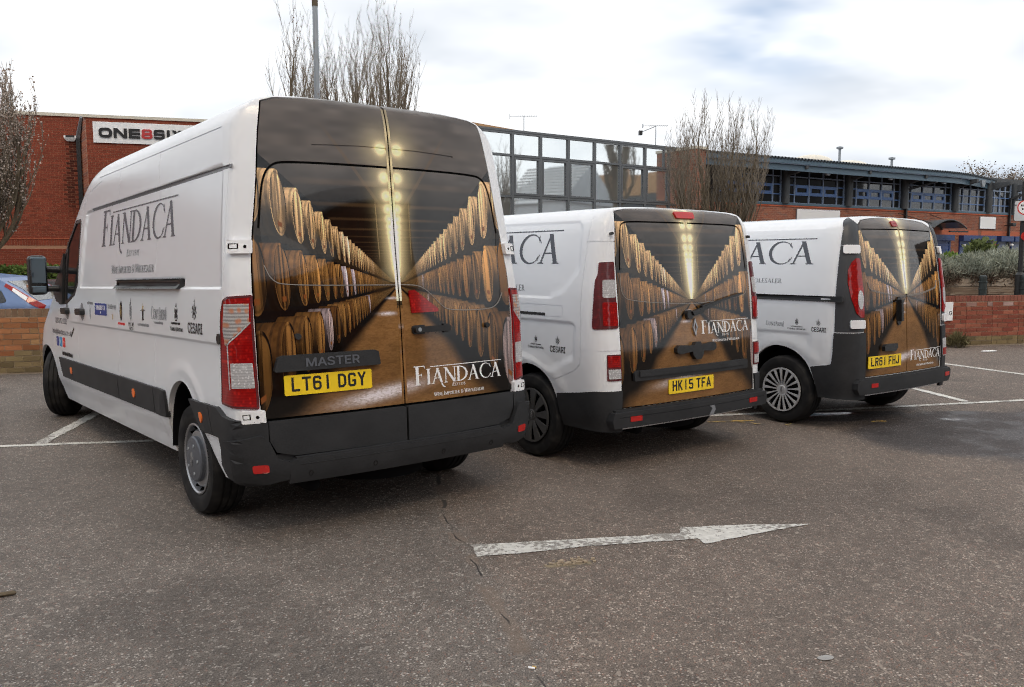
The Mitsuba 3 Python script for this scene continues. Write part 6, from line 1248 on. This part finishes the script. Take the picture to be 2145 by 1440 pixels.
for y_, nm in ((-1.25, 'front_rib'), (-.05, 'back_rib')): part(ck, nm, tube([(a_, y_, b_) for a_, b_ in arc], .035, 8), 'mat_column', tf=F_)
cv = np.array([[a_, y_, b_ + .03] for y_ in (-1.25, -.05) for a_, b_ in arc]); i = np.arange(NA - 1); P('mat_canopy', (.16, .17, .175), .2, specular=.6)
part(ck, 'glazing', trimesh.Trimesh(cv, np.vstack([np.stack([i, i + 1, i + 1 + NA], 1), np.stack([i, i + 1 + NA, i + NA], 1)]), process=False), 'mat_canopy', smooth=True, tf=F_)
part(ck, 'front_beam', box(15.2, -1.30, 2.80, 16.62, -1.22, 2.87), 'mat_pipe', smooth=False, tf=F_)
for t in (.25, .5, .75): a_, b_ = arc[int(t * (NA - 1))]; part(ck, 'rib', box(a_ - .025, -1.25, b_ - .03, a_ + .025, -.05, b_ + .02), 'mat_column', smooth=False, tf=F_)
for x, x2 in ((13.2, 14.4), (15.6, 16.2)): part(ck, 'stay_rod', tube([(x, -.02, 3.66), (x2, -.9, 3.2)], .016, 6), 'mat_pipe', tf=F_)
sh = [(14.9, 17.22, 'mat_shutter', 'blue roller shutter under the canopy, left of the double shutter'), (18.08, 20.02, 'mat_shutter', 'wide blue roller shutter, larger leaf of the double opening'), (20.06, 20.80, 'mat_shutter_grey', 'narrow grey blue shutter, smaller leaf of the double opening'), (21.55 - .2, 22.42 - .05, 'mat_shutter_grey', 'grey blue roller shutter left of the right hand downpipe'), (22.62, 23.75, 'mat_shutter_grey', 'grey blue roller shutter at the right edge past the downpipe')]
for x0, x1, mt, lab in sh:
    k = thing('roller_shutter', lab, 'shutter', 'roller shutters of the brick building'); z = np.arange(.0, 2.46, .082)
    part(k, 'curtain', boxes([[x0, -.03 - .018 * (q % 2), a_, x1, .03, a_ + .076] for q, a_ in enumerate(z)]), mt, smooth=False, tf=F_); part(k, 'housing', box(x0 - .06, -.26, 2.455, x1 + .06, .0, 2.725), 'mat_shutter_box', smooth=False, tf=F_)
    for x in (x0, x1): part(k, 'guide_rail', box(x - .05, -.07, 0, x + .05, -.002, 2.45), 'mat_shutter_box', smooth=False, tf=F_)
for x, z in ((18.22, 2.22), (22.36, 2.28)):
    k = thing('alarm_box' if x < 20 else 'dome_lamp', 'small white box beside the wide blue shutter' if x < 20 else 'white round wall lamp beside the right hand downpipe', 'lamp' if x > 20 else 'box')
    part(k, 'case', tm(rbox(x - .07, -.28, z - .06, x + .07, -.06, z + .06, .05)), 'mat_sign_white', tf=F_); part(k, 'mount', box(x - .04, -.09, z - .04, x + .04, -.0, z + .09), 'mat_pipe', tf=F_)
for x, z in ((21.9, 3.25), (24.0, 3.05)):
    k = thing('floodlight', 'small dark floodlight on the brick wall left of the right hand downpipe' if x < 23 else 'small dark floodlight on the brick wall under the road sign', 'lamp', 'floodlights on the brick building'); part(k, 'arm', tube([(x, 0, z), (x - .12, -.45, z + .06)], .02, 6), 'mat_pipe', tf=F_); part(k, 'head', tm(rbox(x - .30, -.62, z - .04, x + .02, -.42, z + .12, .03)), 'mat_pipe', tf=F_)
for j, (px, py, r, h, z) in enumerate(((15.3, 44, 1.15, .55, 6.33), (17.8, 45.6, 1.25, .58, 6.2))):
    m = trimesh.creation.icosphere(3, 1.); v_ = np.array(m.vertices); v_ = v_ * [r, r, h] + [px, py, z]; m.vertices = v_; k = thing('roof_dome', ('cream roof dome showing above the eave, left of the two', 'cream roof dome showing above the eave, right of the two')[j], 'roof dome', 'domes behind the eave'); part(k, 'dome', m, 'mat_dome', smooth=True); part(k, 'curb', box(px - r * 1.02, py - r * 1.02, 4.9, px + r * 1.02, py + r * 1.02, z - .02), 'mat_dome', smooth=False)
part(rb, 'rear_block', box(2, 9, 0, 30, 16, 5.3), 'mat_soffit', smooth=False, tf=F_)
for px, py, z0, z1, lab in ((16.0, 42, 5.3, 6.95, 'thin pale flue between the two roof domes'), (19.0, 43, 5.3, 6.55, 'short capped vent pipe right of the roof domes'), (10.9, 39.5, 5.3, 6.6, 'capped vent pipe behind the eave near the bare tree')):
    k = thing('vent_pipe', lab, 'vent', 'vent pipes on the roof'); part(k, 'pipe', lathe([(.06, z0), (.06, z1)], 12), 'mat_galv', tf=frame([px, py, 0], [1, 0, 0], [0, 1, 0], [0, 0, 1.])); part(k, 'cap', lathe([(.06, z1 - .05), (.16, z1 - .02), (.16, z1 + .06), (0, z1 + .10)], 12), 'mat_galv', tf=frame([px, py, 0], [1, 0, 0], [0, 1, 0], [0, 0, 1.]))

# ------------------------------------------------------------------ what the mirror glass sees, out of frame to the right
tk = thing('tan_brick_building', 'tan brick block with a chimney, seen only as a reflection in the mirror glass', 'building'); TF = frame([36, 21.5, 0], [-.25, 1., 0], [-1., -.25, 0], [0, 0, 1.])
part(tk, 'wall', box(.56, -8, 6.3, 6.2, 0, 7.8), 'mat_tan', smooth=False, tf=TF); part(tk, 'base', box(.56, -8, 0, 6.2, -.03, 6.3), 'mat_column', smooth=False, tf=TF); part(tk, 'chimney', box(2.0, -1.2, 7.8, 2.7, -.1, 8.45), 'mat_tan', smooth=False, tf=TF); part(tk, 'dark_wing', box(6.2, -8, 0, 12, -.1, 7.6), 'mat_soffit', smooth=False, tf=TF); part(tk, 'dark_wing', box(-5, -8, 0, .56, -.1, 7.9), 'mat_soffit', smooth=False, tf=TF)
gk = thing('grey_shed', 'gabled shed with a grey ribbed roof, seen only as a reflection in the mirror glass', 'shed'); GF = frame([27, 13.6, 0], [-.32, .95, 0], [-.95, -.32, 0], [0, 0, 1.])
part(gk, 'walls', box(4.4, -7, 0, 9.4, 0, 5.1), 'mat_sign_grey', smooth=False, tf=GF); part(gk, 'roof', tm(m3.Manifold.batch_hull([box(4.2, -.05, 5.1, 9.6, .2, 5.15), box(6.3, -3.6, 7.7, 9.6, -3.5, 7.8), box(4.2, -7.2, 5.1, 9.6, -7, 5.15)])), 'mat_grey_roof', tf=GF)
rr = [([4.3, .16 - q * 3.66, 5.17 + q * 2.63], [9.6, .16 - q * 3.66, 5.17 + q * 2.63]) for q in np.arange(.08, .95, .085)]; k = part(gk, 'roof_ribs', segs_mesh([a_ for a_, b_ in rr], [b_ for a_, b_ in rr], np.full(len(rr), .05), np.full(len(rr), .05), 4), 'mat_column', smooth=False, tf=GF); stuff(k)
upright_tree('bare tree out of frame, seen only as a reflection in the mirror glass', (22.6, 26.4, 0), 11.6, 1.35, 12, 3, 77, 6.2, twig=.014)

# ------------------------------------------------------------------ across the car park, behind the camera: what the vans' panels reflect
for j, (cx, cy, an, W, H, D_, mt, rf) in enumerate(((-14, -16, -8, 17, 9.6, 9, 'mat_farbrick', 'mat_roof'), (5, -18, 4, 19, 10.2, 10, 'mat_farbrick', 'mat_roof'), (24, -10, 45, 17, 9.0, 9, 'mat_farbrick', 'mat_grey_roof'), (-27, -2, -70, 18, 6.2, 9, 'mat_farbrick', 'mat_roof'))):
    k = thing('brick_block', ('plain brick block behind the camera, seen only in reflections, at the left', 'plain brick block behind the camera, seen only in reflections, in the middle', 'brick block with a pale roof behind the camera, seen only in reflections', 'brick block far to the left, seen only in reflections')[j], 'building')
    B_ = wf((cx, cy), math.radians(an)); part(k, 'wall', box(-W / 2, -D_, 0, W / 2, 0, H), mt, smooth=False, tf=B_)
    part(k, 'roof', tm(m3.Manifold.batch_hull([box(-W / 2 - .3, -D_ - .3, H, W / 2 + .3, .3, H + .08), box(-W / 2 + .5, -D_ / 2 - .1, H + 2.2, W / 2 - .5, -D_ / 2 + .1, H + 2.3)])), rf, tf=B_)
    for x in np.arange(-W / 2 + 1.6, W / 2 - 1.2, 2.9):
        for z in (1.0, 3.6, 6.4): q_ = part(k, 'window', box(x, .0, z, x + 1.3, .02, z + 1.4), 'mat_window', smooth=False, tf=B_); part(q_, 'frame', ext(rect(x - .06, z - .06, x + 1.36, z + 1.46).difference(rect(x, z, x + 1.3, z + 1.4)), .05), 'mat_sign_white', smooth=False, tf=B_ @ frame([0, .05, 0], [1, 0, 0], [0, 0, 1.], [0, -1, 0]))
